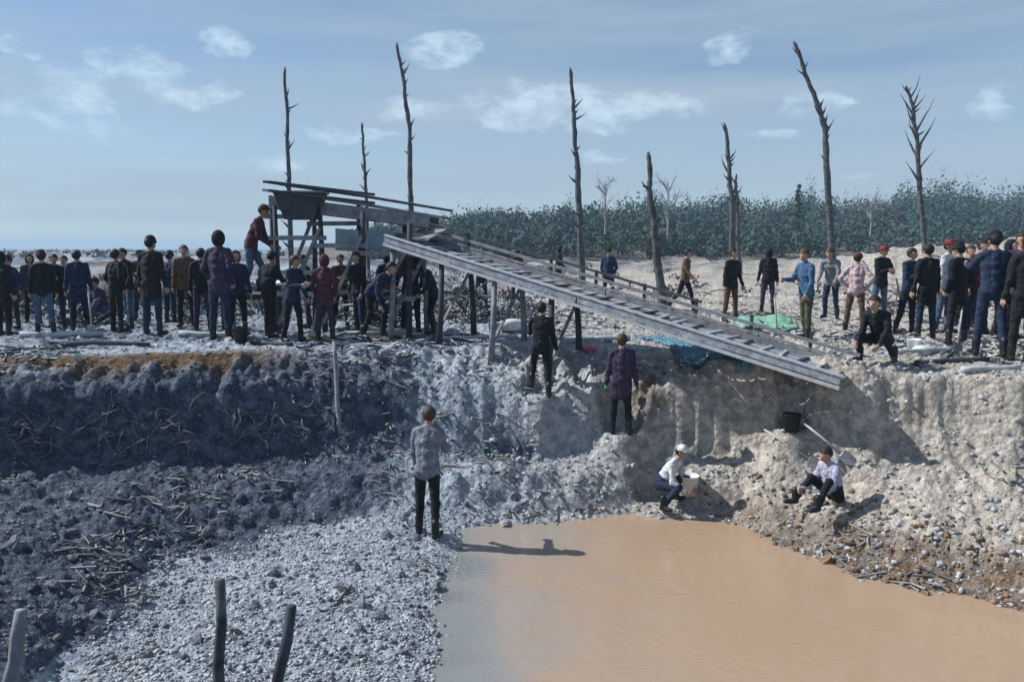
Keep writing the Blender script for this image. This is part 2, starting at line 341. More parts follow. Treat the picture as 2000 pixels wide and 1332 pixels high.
# value noise with numpy (periodic lattice)
LAT = rng.random((64, 64, 64)).astype(np.float32)
def vn(x, y, z):
    xi = np.floor(x).astype(int); yi = np.floor(y).astype(int); zi = np.floor(z).astype(int)
    fx, fy, fz = x - xi, y - yi, z - zi
    fx = fx * fx * (3 - 2 * fx); fy = fy * fy * (3 - 2 * fy); fz = fz * fz * (3 - 2 * fz); r = 0
    for a in (0, 1):
        for b in (0, 1):
            for c in (0, 1):
                r = r + LAT[(xi + a) % 64, (yi + b) % 64, (zi + c) % 64] * (fx if a else 1 - fx) * (fy if b else 1 - fy) * (fz if c else 1 - fz)
    return r - .5
def fbm(x, y, z, o=5, g=.55):
    a = 1; r = 0
    for _ in range(o):
        r = r + a * vn(x, y, z); x, y, z = x * 2.03 + 7.1, y * 2.03 + 3.7, z * 2.03 + 11.3; a *= g
    return r
inpit = np.clip((rim - YY) / .5, 0, 1); under = np.clip((-2.0 - Zt) / .3, 0, 1)
flat_water = np.clip((-2.2 - Zt) / .12 + 1, 0, 1)
wallm = np.clip((Zt + 1.55) / .4, 0, 1) * np.clip(-Zt / .15, 0, 1) * np.clip((YY - 6) / 1.5, 0, 1)
nz = fbm(XX * 1.3, YY * 1.3, Zt * 1.3, 6, .58)
rill = .30 - 1.5 * np.abs(fbm(XX * 2.6 + 5, YY * .9, Zt * .45, 4, .55)) + .5 * fbm(XX * 6 + 1, YY * 3, Zt * 1.2, 3, .5)
clod = np.maximum(fbm(XX * 3.4, YY * 3.4, Zt * 3.4 + 9, 3, .5) - .05, 0)
fine = fbm(XX * 9, YY * 9, Zt * 9, 4, .6)
lowz = np.clip((-1.98 - Zt) / .08, 0, 1)
dz = nz * np.where(XX < 0, .115, .16) * inpit * (1 - lowz * .8) + fine * .085 * inpit * (1 - lowz * .65) + rill * np.where(XX < 0, .17, .28) * wallm + clod * .15 * inpit * (1 - lowz)
dz = dz + lowz * (.11 * fbm(XX * .75 + 2, YY * .75, XX * 0, 3) + .02) * np.clip((YY - 5) / 1, 0, 1)
far = np.clip((YY - rim) / 1.5, 0, 1)
near_gate = np.clip((60 - YY) / 30, 0, 1)
dz = dz + far * near_gate * (nz * .16 + fine * .07 + clod * .10)
plate = np.clip((YY - 24) / 10, 0, 1) * np.clip((400 - YY) / 200, 0, 1)
dz = dz + plate * (fbm(XX * .11 + 9, YY * .11, XX * 0, 4, .5)) * 0.5
# spoil mounds on the plateau: (u, base distance, half width, height)
MOUNDS = [(1810, 42, 7.0, 1.75), (1520, 48, 6, .7), (1990, 32, 3.2, 1.7), (1320, 54, 7, .9), (640, 58, 8, 1.0), (2200, 42, 7, 1.8), (1120, 62, 8, .8), (250, 60, 8, .7)]
lown = fbm(XX * .45 + 3, YY * .45, XX * 0 + 2, 4, .5)
for (u, Y, w, h) in MOUNDS:
    x0 = (u - CX) / F * Y; q = ((XX - x0) / w) ** 2 + ((YY - Y) / (w * .8)) ** 2
    dz = dz + h * np.exp(-q * 1.6) * (1 + .8 * lown)
# low pebble hump and heaps in the bowls
for (u, v, z, w, h) in [(1520, 925, -1.55, 1.0, .20), (1000, 930, -1.7, .8, .14), (1380, 905, -1.5, .6, .14), (250, 960, -1.5, .9, .15)]:
    p = on_z(u, v, z); dz = dz + h * np.exp(-(((XX - p.x) / w) ** 2 + ((YY - p.y) / (w * .6)) ** 2) * 1.5)
ZZ = Zt + dz
ZZ = np.where(YY > 700, np.minimum(ZZ, .2), ZZ)
def hgt(x, y):
    x = np.asarray(x, float); y = np.asarray(y, float)
    iy = np.clip(np.searchsorted(YG, y) - 1, 0, nY - 2); fy = np.clip((y - YG[iy]) / (YG[iy + 1] - YG[iy]), 0, 1)
    # column coordinate solved with the local height
    z = np.full_like(x, -.8) if x.ndim else np.array(-.8)
    for _ in range(2):
        t = x / (y * COSP + (ZC - np.minimum(z, 0)) * SINP); u = t * F + CX
        fu = np.clip((u - UC[0]) / 4.0, 0, nU - 1.001); iu = fu.astype(int); fu = fu - iu
        z = (ZZ[iu, iy] * (1 - fu) + ZZ[iu + 1, iy] * fu) * (1 - fy) + (ZZ[iu, iy + 1] * (1 - fu) + ZZ[iu + 1, iy + 1] * fu) * fy
    return z
def h1(x, y): return float(hgt(np.array([x]), np.array([y]))[0])
def hit(u, v, y0=5.0, y1=300.0):
    d = ray(u, v)
    ys = np.concatenate([np.arange(y0, 22, .01), np.geomspace(22, y1, 1500)]); k = ys / d.y
    zs = ZC + d.z * k; below = np.nonzero(zs <= hgt(d.x * k, ys))[0]
    j = below[0] if len(below) else len(ys) - 1
    return Vector((d.x * k[j], ys[j], h1(d.x * k[j], ys[j])))

# dug ledges where the people in the pits stand or sit
for off in (0,):
    for (u, v, r) in ((836, 1046, .34), (1056, 772, .30), (1212, 848, .32), (1630, 985, .42), (1290, 985, .38), (1545, 842, .22)):
        p = hit(u + off, v); wgt = np.exp(-(np.maximum(np.hypot(XX - p.x, YY - p.y - .04) - r * .75, 0) / .13) ** 2); tgt = max(p.z, ZW + .03)
        ZZ = ZZ * (1 - wgt) + (tgt + fine * .02) * wgt
V = np.stack([XX, YY, ZZ], -1).reshape(-1, 3)
ii, jj = np.meshgrid(np.arange(nU - 1), np.arange(nY - 1), indexing='ij'); a0 = (ii * nY + jj).ravel()
Fq = np.stack([a0, a0 + nY, a0 + nY + 1, a0 + 1], 1)
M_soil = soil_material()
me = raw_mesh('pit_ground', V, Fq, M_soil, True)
UU = np.repeat(UC[:, None], nY, 1)
PV = CY + F * np.tan(np.arctan2(ZC - ZZ, YY) - PITCH)
def band(x, a, b, s): return np.clip((x - a) / s + .5, 0, 1) * np.clip((b - x) / s + .5, 0, 1)
# soil colours laid down in plan: left pit wall darkened for its shade, darker heath, ochre gravel on the spur and the rim lip, cool clay left and tan clay right
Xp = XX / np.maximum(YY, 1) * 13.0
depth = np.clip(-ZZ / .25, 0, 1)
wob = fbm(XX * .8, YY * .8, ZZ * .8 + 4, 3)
darkm = depth * (np.clip((.9 - XX + wob * 2.6) / 4.2, 0, 1) * .95 + band(XX, -.6, 2.2, 1.6) * .12)  # deepens the left wall's shade through its colour, fading to the right
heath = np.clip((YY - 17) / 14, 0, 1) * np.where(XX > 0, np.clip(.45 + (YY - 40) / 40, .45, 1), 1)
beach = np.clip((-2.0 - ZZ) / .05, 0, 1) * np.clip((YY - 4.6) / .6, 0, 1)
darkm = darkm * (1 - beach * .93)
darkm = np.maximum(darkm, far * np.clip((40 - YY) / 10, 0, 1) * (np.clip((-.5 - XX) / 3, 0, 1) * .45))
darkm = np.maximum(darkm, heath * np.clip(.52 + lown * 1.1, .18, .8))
lip = band(XX, -14, -3.4, 2.5) * np.exp(-((YY - rim + .15) / .5) ** 2)
orange_cut = band(XX, 1.5, 2.9, 1.2) * band(ZZ, -1.5, -.1, .8) * .42 * np.clip((YY - 9) / 1, 0, 1)
lowr = np.clip((XX - 1.5) / 2, 0, 1) * band(ZZ, -2.4, -1.75, .3) * .5
ochm = np.maximum.reduce([heath * np.clip(.34 + .7 * fbm(XX * .3, YY * .3, XX * 0 + 5, 3), 0, .5), lip * .72, orange_cut, lowr])
tan = np.clip((XX + 1.0) / 4.5, 0, 1) * .85
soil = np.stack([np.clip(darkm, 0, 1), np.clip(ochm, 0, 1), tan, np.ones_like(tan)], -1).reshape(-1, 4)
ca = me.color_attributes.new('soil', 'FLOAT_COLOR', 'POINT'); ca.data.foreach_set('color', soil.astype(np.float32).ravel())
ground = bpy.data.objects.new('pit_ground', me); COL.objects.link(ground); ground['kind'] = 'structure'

# ------------------------------------------------------------------ water
def pond(name, x0, x1, m, shore_cols):
    xs = np.arange(x0, x1 + .001, .15); ys = np.arange(3.0, 13.6, .15)
    X, Y = np.meshgrid(xs, ys, indexing='ij'); nx, ny = X.shape
    Vv = np.stack([X, Y, np.full_like(X, ZW)], -1).reshape(-1, 3)
    i, j = np.meshgrid(np.arange(nx - 1), np.arange(ny - 1), indexing='ij'); a = (i * ny + j).ravel()
    me = raw_mesh(name, Vv, np.stack([a, a + ny, a + ny + 1, a + 1], 1), m, True)
    dist = np.full(X.shape, 9.0)
    for (u, v) in shore_cols:
        p = on_z(u, v, ZW); dist = np.minimum(dist, np.hypot(X - p.x, Y - p.y))
    s = np.clip(1 - dist / 1.0, 0, 1)
    at_ = me.attributes.new('shallow', 'FLOAT', 'POINT'); at_.data.foreach_set('value', s.astype(np.float32).ravel())
    o = bpy.data.objects.new(name, me); COL.objects.link(o); o['kind'] = 'structure'; return o
SHORE = [(800, 1040), (840, 1056), (850, 1110), (852, 1170), (862, 1230), (866, 1290), (866, 1340)]
pond('pond_water', -9.5, 11, water_material('muddy_pond', (0.26, 0.25, 0.24), (0.345, 0.245, 0.168), -1.5, 1.9), SHORE)

# ------------------------------------------------------------------ loose stones
def icos():
    bm = bmesh.new(); bmesh.ops.create_icosphere(bm, subdivisions=1, radius=1)
    v = np.array([x.co[:] for x in bm.verts]); f = np.array([[q.index for q in p.verts] for p in bm.faces]); bm.free(); return v, f
IV, IF = icos()
def stones(name, n, sampler, smin, smax, m, kind='stuff'):
    x, y = sampler(n); z = hgt(x, y); n = len(x)
    s = smin * (smax / smin) ** (rng.random(n) ** 2.6)
    sc = s[:, None] * (0.6 + .8 * rng.random((n, 3))); sc[:, 2] *= .75
    ang = rng.random(n) * 6.28; ca_, sa_ = np.cos(ang), np.sin(ang)
    P = IV[None] * (1 + .35 * (rng.random((n, len(IV), 1)) - .5)) * sc[:, None, :]
    Q = np.stack([P[..., 0] * ca_[:, None] - P[..., 1] * sa_[:, None], P[..., 0] * sa_[:, None] + P[..., 1] * ca_[:, None], P[..., 2]], -1)
    Q = Q + np.stack([x, y, z + s * .18], -1)[:, None]
    Fc = (IF[None] + (np.arange(n) * len(IV))[:, None, None]).reshape(-1, 3)
    o = bpy.data.objects.new(name, raw_mesh(name, Q.reshape(-1, 3), Fc, m)); COL.objects.link(o); tag(o, kind=kind); return o
def polar(u0, u1, ya, yb, cond=None):
    def f(n):
        u = u0 + (u1 - u0) * rng.random(n); y = ya * (yb / ya) ** rng.random(n); x = (u - CX) / F * (y * COSP + 2.7 * SINP)
        if cond is not None:
            k = cond(x, y, hgt(x, y)); x, y = x[k], y[k]
        return x, y
    return f
o = stones('gravel', 11000, polar(-150, 1150, 6.6, 15.5, lambda x, y, z: (z > -2.25) & (x < -.2 + .8 * rng.random(len(x)))), .006, .036, M_stone_dark); tag(o, 'loose dark gravel on the shaded left side of the pit', 'gravel')  # stones coloured dark along with the shade painted into the left wall
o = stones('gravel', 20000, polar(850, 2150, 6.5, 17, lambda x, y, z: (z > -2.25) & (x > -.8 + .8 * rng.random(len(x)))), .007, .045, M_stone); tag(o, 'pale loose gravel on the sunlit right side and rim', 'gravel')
o = stones('gravel', 9000, polar(1150, 2100, 7, 13, lambda x, y, z: (z > -2.27) & (z < -1.6)), .007, .045, M_stone_brown); tag(o, 'brown loose gravel along the right shore', 'gravel')
o = stones('beach_gravel', 26000, polar(150, 930, 5.6, 11.4, lambda x, y, z: (z < -2.0) & (z > -2.225)), .004, .026, M_shoal); tag(o, 'pale grey gravel of the beach along the left shore', 'gravel', kind='stuff')
o = stones('beach_gravel', 9000, polar(150, 930, 5.6, 11.4, lambda x, y, z: (z < -2.0) & (z > -2.225)), .004, .022, M_stone_dark); tag(o, 'darker pebbles mixed through the beach along the left shore', 'gravel', kind='stuff')
# larger stones one can pick out, pieces of the ground
smesh = []
for k in range(6):
    mb = MB(); q = random.random() * 20
    bm = bmesh.new(); bmesh.ops.create_icosphere(bm, subdivisions=2, radius=1)
    for v in bm.verts: v.co *= 1 + .55 * noise.noise(v.co * 1.3 + Vector((q, q, 0))); v.co.z *= .7
    me2 = bpy.data.meshes.new('stone'); bm.to_mesh(me2); bm.free(); smesh.append(me2)
for k in range(230):
    for _ in range(50):
        u = random.uniform(20, 1990); y = random.uniform(7, 15); x = (u - CX) / F * (y + .3); z = h1(x, y)
        if z > -2.22: break
    o = bpy.data.objects.new('stone', smesh[k % 6]); COL.objects.link(o); s = random.uniform(.03, .085)
    o.location = (x, y, z + s * .2); o.scale = (s * random.uniform(.7, 1.3), s, s * random.uniform(.6, 1)); o.rotation_euler = (random.random(), random.random(), random.random() * 6)
    o.parent = ground
    if not o.data.materials: o.data.materials.append(M_stone)
    o.material_slots[0].link = 'OBJECT'; o.material_slots[0].material = M_stone_brown if (x > 2.2 and z < -1.6) else (M_stone_dark if x < -.5 and z < -.1 else M_stone)  # left wall stones take on its painted shade

# twig and bark litter
def litter(name, n, sampler, m, lmin, lmax, label):
    x, y = sampler(n * 3); kk = np.nonzero(vn(x * .9 + 3, y * .55, x * 0 + 1) + .5 * vn(x * 2.7, y * 1.8, x * 0) > .12)[0][:n]; x, y = x[kk], y[kk]; z = hgt(x, y); n = len(x); L_ = lmin + (lmax - lmin) * rng.random(n) ** 2; a = rng.random(n) * 6.28; t = (rng.random(n) - .3) * .5
    d = np.stack([np.cos(a) * np.cos(t), np.sin(a) * np.cos(t), np.sin(t)], -1); w = .006 + .014 * rng.random(n)
    sx = np.stack([-np.sin(a), np.cos(a), 0 * a], -1); up = np.cross(d, sx); P0 = np.stack([x, y, z + .02], -1)
    vs = []
    for e in (-.5, .5):
        for k in range(3):
            th = k * 2.094; vs.append(P0 + d * (L_ * e)[:, None] + sx * (w * math.cos(th))[:, None] + up * (w * math.sin(th))[:, None])
    Q = np.stack(vs, 1).reshape(-1, 3); b = (np.arange(n) * 6)[:, None, None]
    Fc = (np.array([[0, 1, 4, 3], [1, 2, 5, 4], [2, 0, 3, 5]])[None] + b).reshape(-1, 4)
    o = bpy.data.objects.new(name, raw_mesh(name, Q, Fc, m)); COL.objects.link(o); tag(o, label, 'twigs', kind='stuff'); return o
litter('twig_litter', 3500, polar(-100, 2100, 11, 34, lambda x, y, z: z > -.2), M_wood_dark, .08, .6, 'dark broken twigs strewn over the plateau')
litter('twig_litter', 2500, polar(-100, 2100, 11, 34, lambda x, y, z: z > -.2), M_wood_pale, .08, .5, 'pale bark strips strewn over the plateau')
litter('twig_litter', 1600, polar(-100, 2100, 8, 14.5, lambda x, y, z: (z < -.1) & (z > -2.2)), M_twig, .06, .4, 'small roots and twigs sticking out of the cut faces')

# ------------------------------------------------------------------ far hills and woodland
M_hill = mat('heath_hill', (0.12, 0.13, 0.12), .95, .5, .35, .5, col2=(0.22, 0.19, 0.17))
M_ever = mat('evergreen_foliage', (0.020, 0.055, 0.062), .9, .5, .12, 0, col2=(0.05, 0.105, 0.105))
M_decid = mat('brown_winter_foliage', (0.075, 0.075, 0.088), .9, .5, .6, 0, col2=(0.16, 0.13, 0.125))
M_trunkf = mat('far_trunk', (0.10, 0.09, 0.09), .9, .3, 3, 0)
def hill(u0, u1, prof):
    us_ = np.arange(u0, u1 + 1, 6.0); ys = np.linspace(95, 260, 45)
    top = np.interp(us_, [p[0] for p in prof], [p[1] for p in prof])
    top = (HOR - top) / F * 170 * 1.25 + 1.6
    s = np.clip((ys - 95) / 75, 0, 1); s = s * s * (3 - 2 * s); s = s * np.clip((262 - ys) / 70, 0, 1) ** .5
    X = (us_[:, None] - CX) / F * ys[None]; Y = np.repeat(ys[None], len(us_), 0)
    Z = top[:, None] * s[None] + fbm(X * .05, Y * .05, X * 0, 4) * 2.2 * s[None] * np.clip(top[:, None] / 3, 0, 1) - .4
    a, b = Z.shape; i, j = np.meshgrid(np.arange(a - 1), np.arange(b - 1), indexing='ij'); q = (i * b + j).ravel()
    me = raw_mesh('hill', np.stack([X, Y, Z], -1).reshape(-1, 3), np.stack([q, q + b, q + b + 1, q + 1], 1), M_hill, True)
    o = bpy.data.objects.new('hill', me); COL.objects.link(o); o['kind'] = 'structure'
    def hz(u, y):
        fi = np.clip((u - u0) / 6.0, 0, a - 1.001); fj = np.clip((y - 95) / (165 / 44), 0, b - 1.001)
        return Z[int(fi), int(fj)]
    return hz
P1 = [(560, 484), (700, 476), (860, 464), (1040, 456), (1400, 452), (1720, 446), (2000, 438), (2300, 428), (2700, 428)]
HZ = [hill(560, 2700, P1)]
def leaf_cloud(cards, c, r, n, size, rr):
    for _ in range(n):
        d = Vector((rr.gauss(0, 1), rr.gauss(0, 1), rr.gauss(0, 1))); d.normalize(); k = rr.random() ** .45
        p = Vector(c) + Vector((d.x * r[0], d.y * r[1], d.z * r[2])) * k
        a = Vector((rr.gauss(0, 1), rr.gauss(0, 1), rr.gauss(0, 1))).normalized(); b = a.orthogonal().normalized(); s = size * rr.uniform(.5, 1.3)
        cards.append((p - a * s, p + b * s * .7, p + a * s, p - b * s * .7))
def cards_obj(name, cards, m, parent=None):
    Vv = np.array([[tuple(q) for q in c] for c in cards]).reshape(-1, 3); Fc = np.arange(len(Vv)).reshape(-1, 4)
    o = bpy.data.objects.new(name, raw_mesh(name, Vv, Fc, m)); COL.objects.link(o)
    if parent: o.parent = parent
    return o
rr = random.Random(3)
for hi, (ua, ub) in enumerate(((690, 2400),)):
    ev, ev2, de, tr = [], [], [], MB()
    n = 2300
    for k in range(n):
        u = rr.uniform(ua, ub); y = 105 + 90 * rr.random() ** .8; x = (u - CX) / F * y; z = HZ[hi](u, y)
        lean = (u - ua) / 1000
        h = (2.4 + 4.4 * rr.random() ** 2.2 + 5.5 * max(0, noise.noise((u * .013, hi * 7, y * .02))) + 2 * noise.noise((u * .004, 3, 0))) * (.75 + .35 * min(1.6, lean) if lean > .25 else .5 + lean); ever = rr.random() < (.78 + .12 * min(1, lean))
        if ever:
            e_ = ev if rr.random() < .6 else ev2
            leaf_cloud(e_, (x, y, z + h * .48), (h * .36, h * .36, h * .5), 85, .34, rr)
            if rr.random() < .4: leaf_cloud(e_, (x, y, z + h * .85), (h * .12, h * .12, h * .4), 36, .15, rr)
        else:
            leaf_cloud(de, (x, y, z + h * .55), (h * .4, h * .4, h * .5), 80, .15, rr)
        tr.bar((x, y, z - .3), (x + rr.uniform(-.2, .2), y, z + h * .8), .05, .05)
    tag(cards_obj('woodland', ev, M_ever), 'dark blue green evergreen woodland on the far hill', 'woodland', kind='stuff')
    tag(cards_obj('woodland', ev2, mat('olive_foliage', (0.035, 0.058, 0.048), .9, .5, .12, 0, col2=(0.075, 0.105, 0.085))), 'olive green trees among the woodland on the far hill', 'woodland', kind='stuff')
    tag(cards_obj('woodland', de, M_decid), 'bare brown winter woodland on the far hill', 'woodland', kind='stuff')
    tag(tr.build('woodland_trunks', M_trunkf), 'distant trunks of the woodland on the far hill', 'woodland', kind='stuff')
# far scrub line on the flat horizon
sc = []
for k in range(420):
    u = rr.uniform(-300, 2300); y = rr.uniform(120, 420); x = (u - CX) / F * y; leaf_cloud(sc, (x, y, .4), (1.6, 1.0, rr.uniform(.4, 1.1)), 16, .4, rr)
tag(cards_obj('distant_scrub', sc, M_ever), 'low scrub along the flat horizon', 'scrub', kind='stuff')
sc = []
for k in range(330):
    u = rr.choice([rr.uniform(-50, 420), rr.uniform(430, 1000), rr.uniform(1000, 1400), rr.uniform(1430, 2050)]); y = rr.uniform(26, 75); x = (u - CX) / F * y; s_ = rr.uniform(.5, 1.1)
    leaf_cloud(sc, (x, y, h1(x, y) + .12 * s_), (.55 * s_, .4 * s_, .28 * s_), 22, .09, rr)
br = []
for k in range(210):
    u = rr.uniform(-80, 560) if k % 4 else rr.uniform(560, 1000); y = rr.uniform(17.5, 30); x = (u - CX) / F * y; s_ = rr.uniform(.5, 1.15)
    leaf_cloud(br, (x, y, h1(x, y) + .22 * s_), (.5 * s_, .35 * s_, .34 * s_), 60, .045, rr)
tag(cards_obj('bramble', br, mat('dark_bramble', (0.028, 0.036, 0.042), .9, .5, 2, 0, col2=(0.11, 0.115, 0.11))), 'dark low bramble cover on the left of the plateau', 'bramble', kind='stuff')
tag(cards_obj('heath_scrub', sc, M_decid), 'low brown heath tufts over the far plateau', 'scrub', kind='stuff')

def branch(mb, p, d, L_, r, depth, rr_):
    n = 4; pts = [p]; rad = [r]
    for i in range(n):
        d = (d + Vector((rr_.gauss(0, .12), rr_.gauss(0, .12), rr_.gauss(.04, .08)))).normalized(); p = p + d * (L_ / n); pts.append(p); rad.append(r * (1 - .6 * (i + 1) / n))
    mb.tube(pts, rad, 4, cap=False)
    if depth > 0:
        for _ in range(4 if depth > 1 else 3):
            i = rr_.randint(1, n); dd = (d + Vector((rr_.gauss(0, .6), rr_.gauss(0, .6), rr_.gauss(.15, .35)))).normalized()
            branch(mb, pts[i], dd, L_ * rr_.uniform(.45, .7), rad[i] * .75, depth - 1, rr_)
M_birch = mat('pale_birch_twig', (0.24, 0.24, 0.26), .9, .35, 3, .1)
def bare_tree(u, vbase, vtop, Y, label):
    b = at(u, vbase, Y); H = (vbase - vtop) / F * Y; root = empty('bare_tree', b)
    rr_ = random.Random(u); mb = MB(); tp = [Vector((0, 0, -.3)), Vector((.05, 0, H * .3)), Vector((-.03, 0, H * .6)), Vector((0, 0, H * .92))]
    mb.tube(tp, [.11, .09, .07, .03], 6); mb.build('trunk', M_birch, root)
    mb = MB()
    for k in range(13):
        t = rr_.uniform(.18, .95); a = rr_.uniform(0, 6.28); branch(mb, Vector((0, 0, H * t)), Vector((math.cos(a) * .7, math.sin(a) * .7, .75)).normalized(), H * rr_.uniform(.2, .42), .05, 2, rr_)
    mb.build('crown', M_birch, root); tag(root, label, 'tree', 'bare trees before the woodland')
for off in (0,):
    bare_tree(1182, 452, 362, 80, 'pale bare tree with spreading twigs, left one of the pair before the woodland')
    bare_tree(1304, 455, 366, 82, 'thin grey bare tree, right one of the pair before the woodland')
    bare_tree(1700, 455, 385, 84, 'small pale bare tree before the woodland on the right')
    # tall conifer
    b = at(1556, 470, 92); root = empty('conifer', b); mb = MB(); mb.tube([(0, 0, -.5), (0, 0, 3), (0, 0, 6.2)], [.14, .1, .03], 6); mb.build('trunk', M_trunkf, root)
    cs = []
    for k in range(11):
        z = 1.2 + k * .48; leaf_cloud(cs, (rr.uniform(-.1, .1), 0, z), (.95 * (1 - k / 13), .8 * (1 - k / 13), .25), 34, .2, rr)
    cards_obj('crown', cs, M_ever, root); tag(root, 'dark narrow conifer standing taller than the woodland behind it', 'tree', 'dark conifers')

# ------------------------------------------------------------------ dead tree poles
def dead_tree(path, Y, w0, w1, m, label, branches=(), group='dead tree poles on the plateau', seed=0):
    """path: (u, v) from the base up, at distance Y; w0, w1 trunk width in pixels"""
    base = at(path[0][0], path[0][1], Y); base.z = h1(base.x, Y) - .15
    rr_ = random.Random(seed + int(path[0][0])); root = empty('dead_tree', base)
    P = [base] + [at(u, v, Y) for u, v in path[1:]]
    pts = []; 
    for i in range(len(P) - 1):
        n = 12
        for k in range(n): pts.append(P[i].lerp(P[i + 1], k / n))
    pts.append(P[-1]); m_ = len(pts); rad = []
    q = rr_.uniform(0, 40)
    for i in range(m_):
        t = i / (m_ - 1); pts[i] = pts[i] + Vector((noise.noise((q, t * 7, 0)) * .08 + noise.noise((q, t * 21, 4)) * .03, noise.noise((q, t * 7, 7)) * .08, 0)) * (.3 + t)
        rad.append(.5 * Y / F * (w0 + (w1 - w0) * t) * (1 + .22 * noise.noise((q + 5, t * 22, 3))))
    rad[-1] *= .45
    mb = MB(); mb.tube([p - base for p in pts], rad, 10, jit=.16); mb.build('trunk', m, root, smooth=True)
    branches = list(branches) + [(rr_.uniform(.2, .97), rr_.choice((-1, 1)), rr_.uniform(6, 26), rr_.uniform(.1, .9)) for _ in range(13)]
    for (t, side, L_, up) in branches:
        i = int(t * (m_ - 1)); p = pts[i] - base; d = Vector((side * .55, rr_.uniform(-.3, .3), up)).normalized(); L2 = L_ * Y / F
        bp = [p]; 
        for k in range(4): d = (d + Vector((rr_.gauss(0, .1), rr_.gauss(0, .1), .12))).normalized(); bp.append(bp[-1] + d * L2 / 4)
        mb = MB(); mb.tube(bp, [rad[i] * .5 + .012, rad[i] * .4 + .01, rad[i] * .32 + .01, .018, .01], 5); mb.build('branch', m, root)
    tag(root, label, 'dead tree', group); return root
dead_tree([(1138, 566), (1132, 420), (1124, 270), (1114, 132)], 32, 14, 6, M_bark, 'straight dark dead trunk behind the ramp, left of the short thick one', [(.30, -1, 18, .3), (.36, -1, 14, .1), (.55, -1, 9, .2), (.8, 1, 12, .5)])
dead_tree([(1296, 628), (1286, 520), (1274, 420), (1266, 297)], 21, 20, 8, M_bark, 'short thick dead trunk behind the middle of the ramp', [(.55, -1, 16, .4), (.72, -1, 12, .3)])
dead_tree([(1430, 540), (1430, 400), (1424, 320), (1414, 240)], 38, 12, 6, M_bark, 'thin leaning dead trunk with a shorter stem close beside it', [(.6, -1, 40, .8), (.68, -1, 22, .7), (.35, 1, 26, .8)])
dead_tree([(1446, 540), (1440, 420), (1437, 340)], 42, 9, 5, M_bark, 'very thin short dead stem close beside the thin leaning trunk', [(.6, 1, 20, .9)])
dead_tree([(1632, 540), (1618, 400), (1612, 250), (1580, 160), (1550, 82)], 36, 15, 6, M_bark, 'tallest dark dead trunk, bent to the left at its top, on the right', [(.95, -1, 20, .6), (.55, -1, 18, .7), (.48, 1, 34, .9), (.4, -1, 16, .3), (.62, 1, 20, .7)])
dead_tree([(1806, 540), (1798, 390), (1792, 290), (1784, 215), (1770, 168)], 40, 12, 5, M_bark, 'slender dead trunk with many upward twigs right of the tallest one',
          [(.88, 1, 44, .8), (.72, -1, 50, .9), (.66, -1, 44, .8), (.62, 1, 74, .8), (.55, -1, 50, .7), (.5, 1, 64, .9), (.46, -1, 58, .9), (.4, 1, 50, .7), (.34, -1, 52, .8), (.8, 1, 32, .8), (.75, 1, 38, .6)])
dead_tree([(570, 560), (566, 420), (562, 270), (557, 132)], 36, 11, 5, M_bark, 'thin straight dead trunk rising behind the hopper of the sluice tower', [(.5, -1, 12, .4), (.8, 1, 12, .6)])
dead_tree([(720, 540), (716, 400), (712, 320), (707, 240)], 42, 8, 4, M_bark, 'thin short dead trunk behind the tower trough', [(.6, -1, 22, .8)])
dead_tree([(806, 540), (802, 400), (800, 250), (788, 160), (775, 84)], 40, 12, 5, M_bark, 'tall thin dead trunk bent left at its top, behind the top of the ramp', [(.5, 1, 20, .8), (.6, -1, 14, .6)])

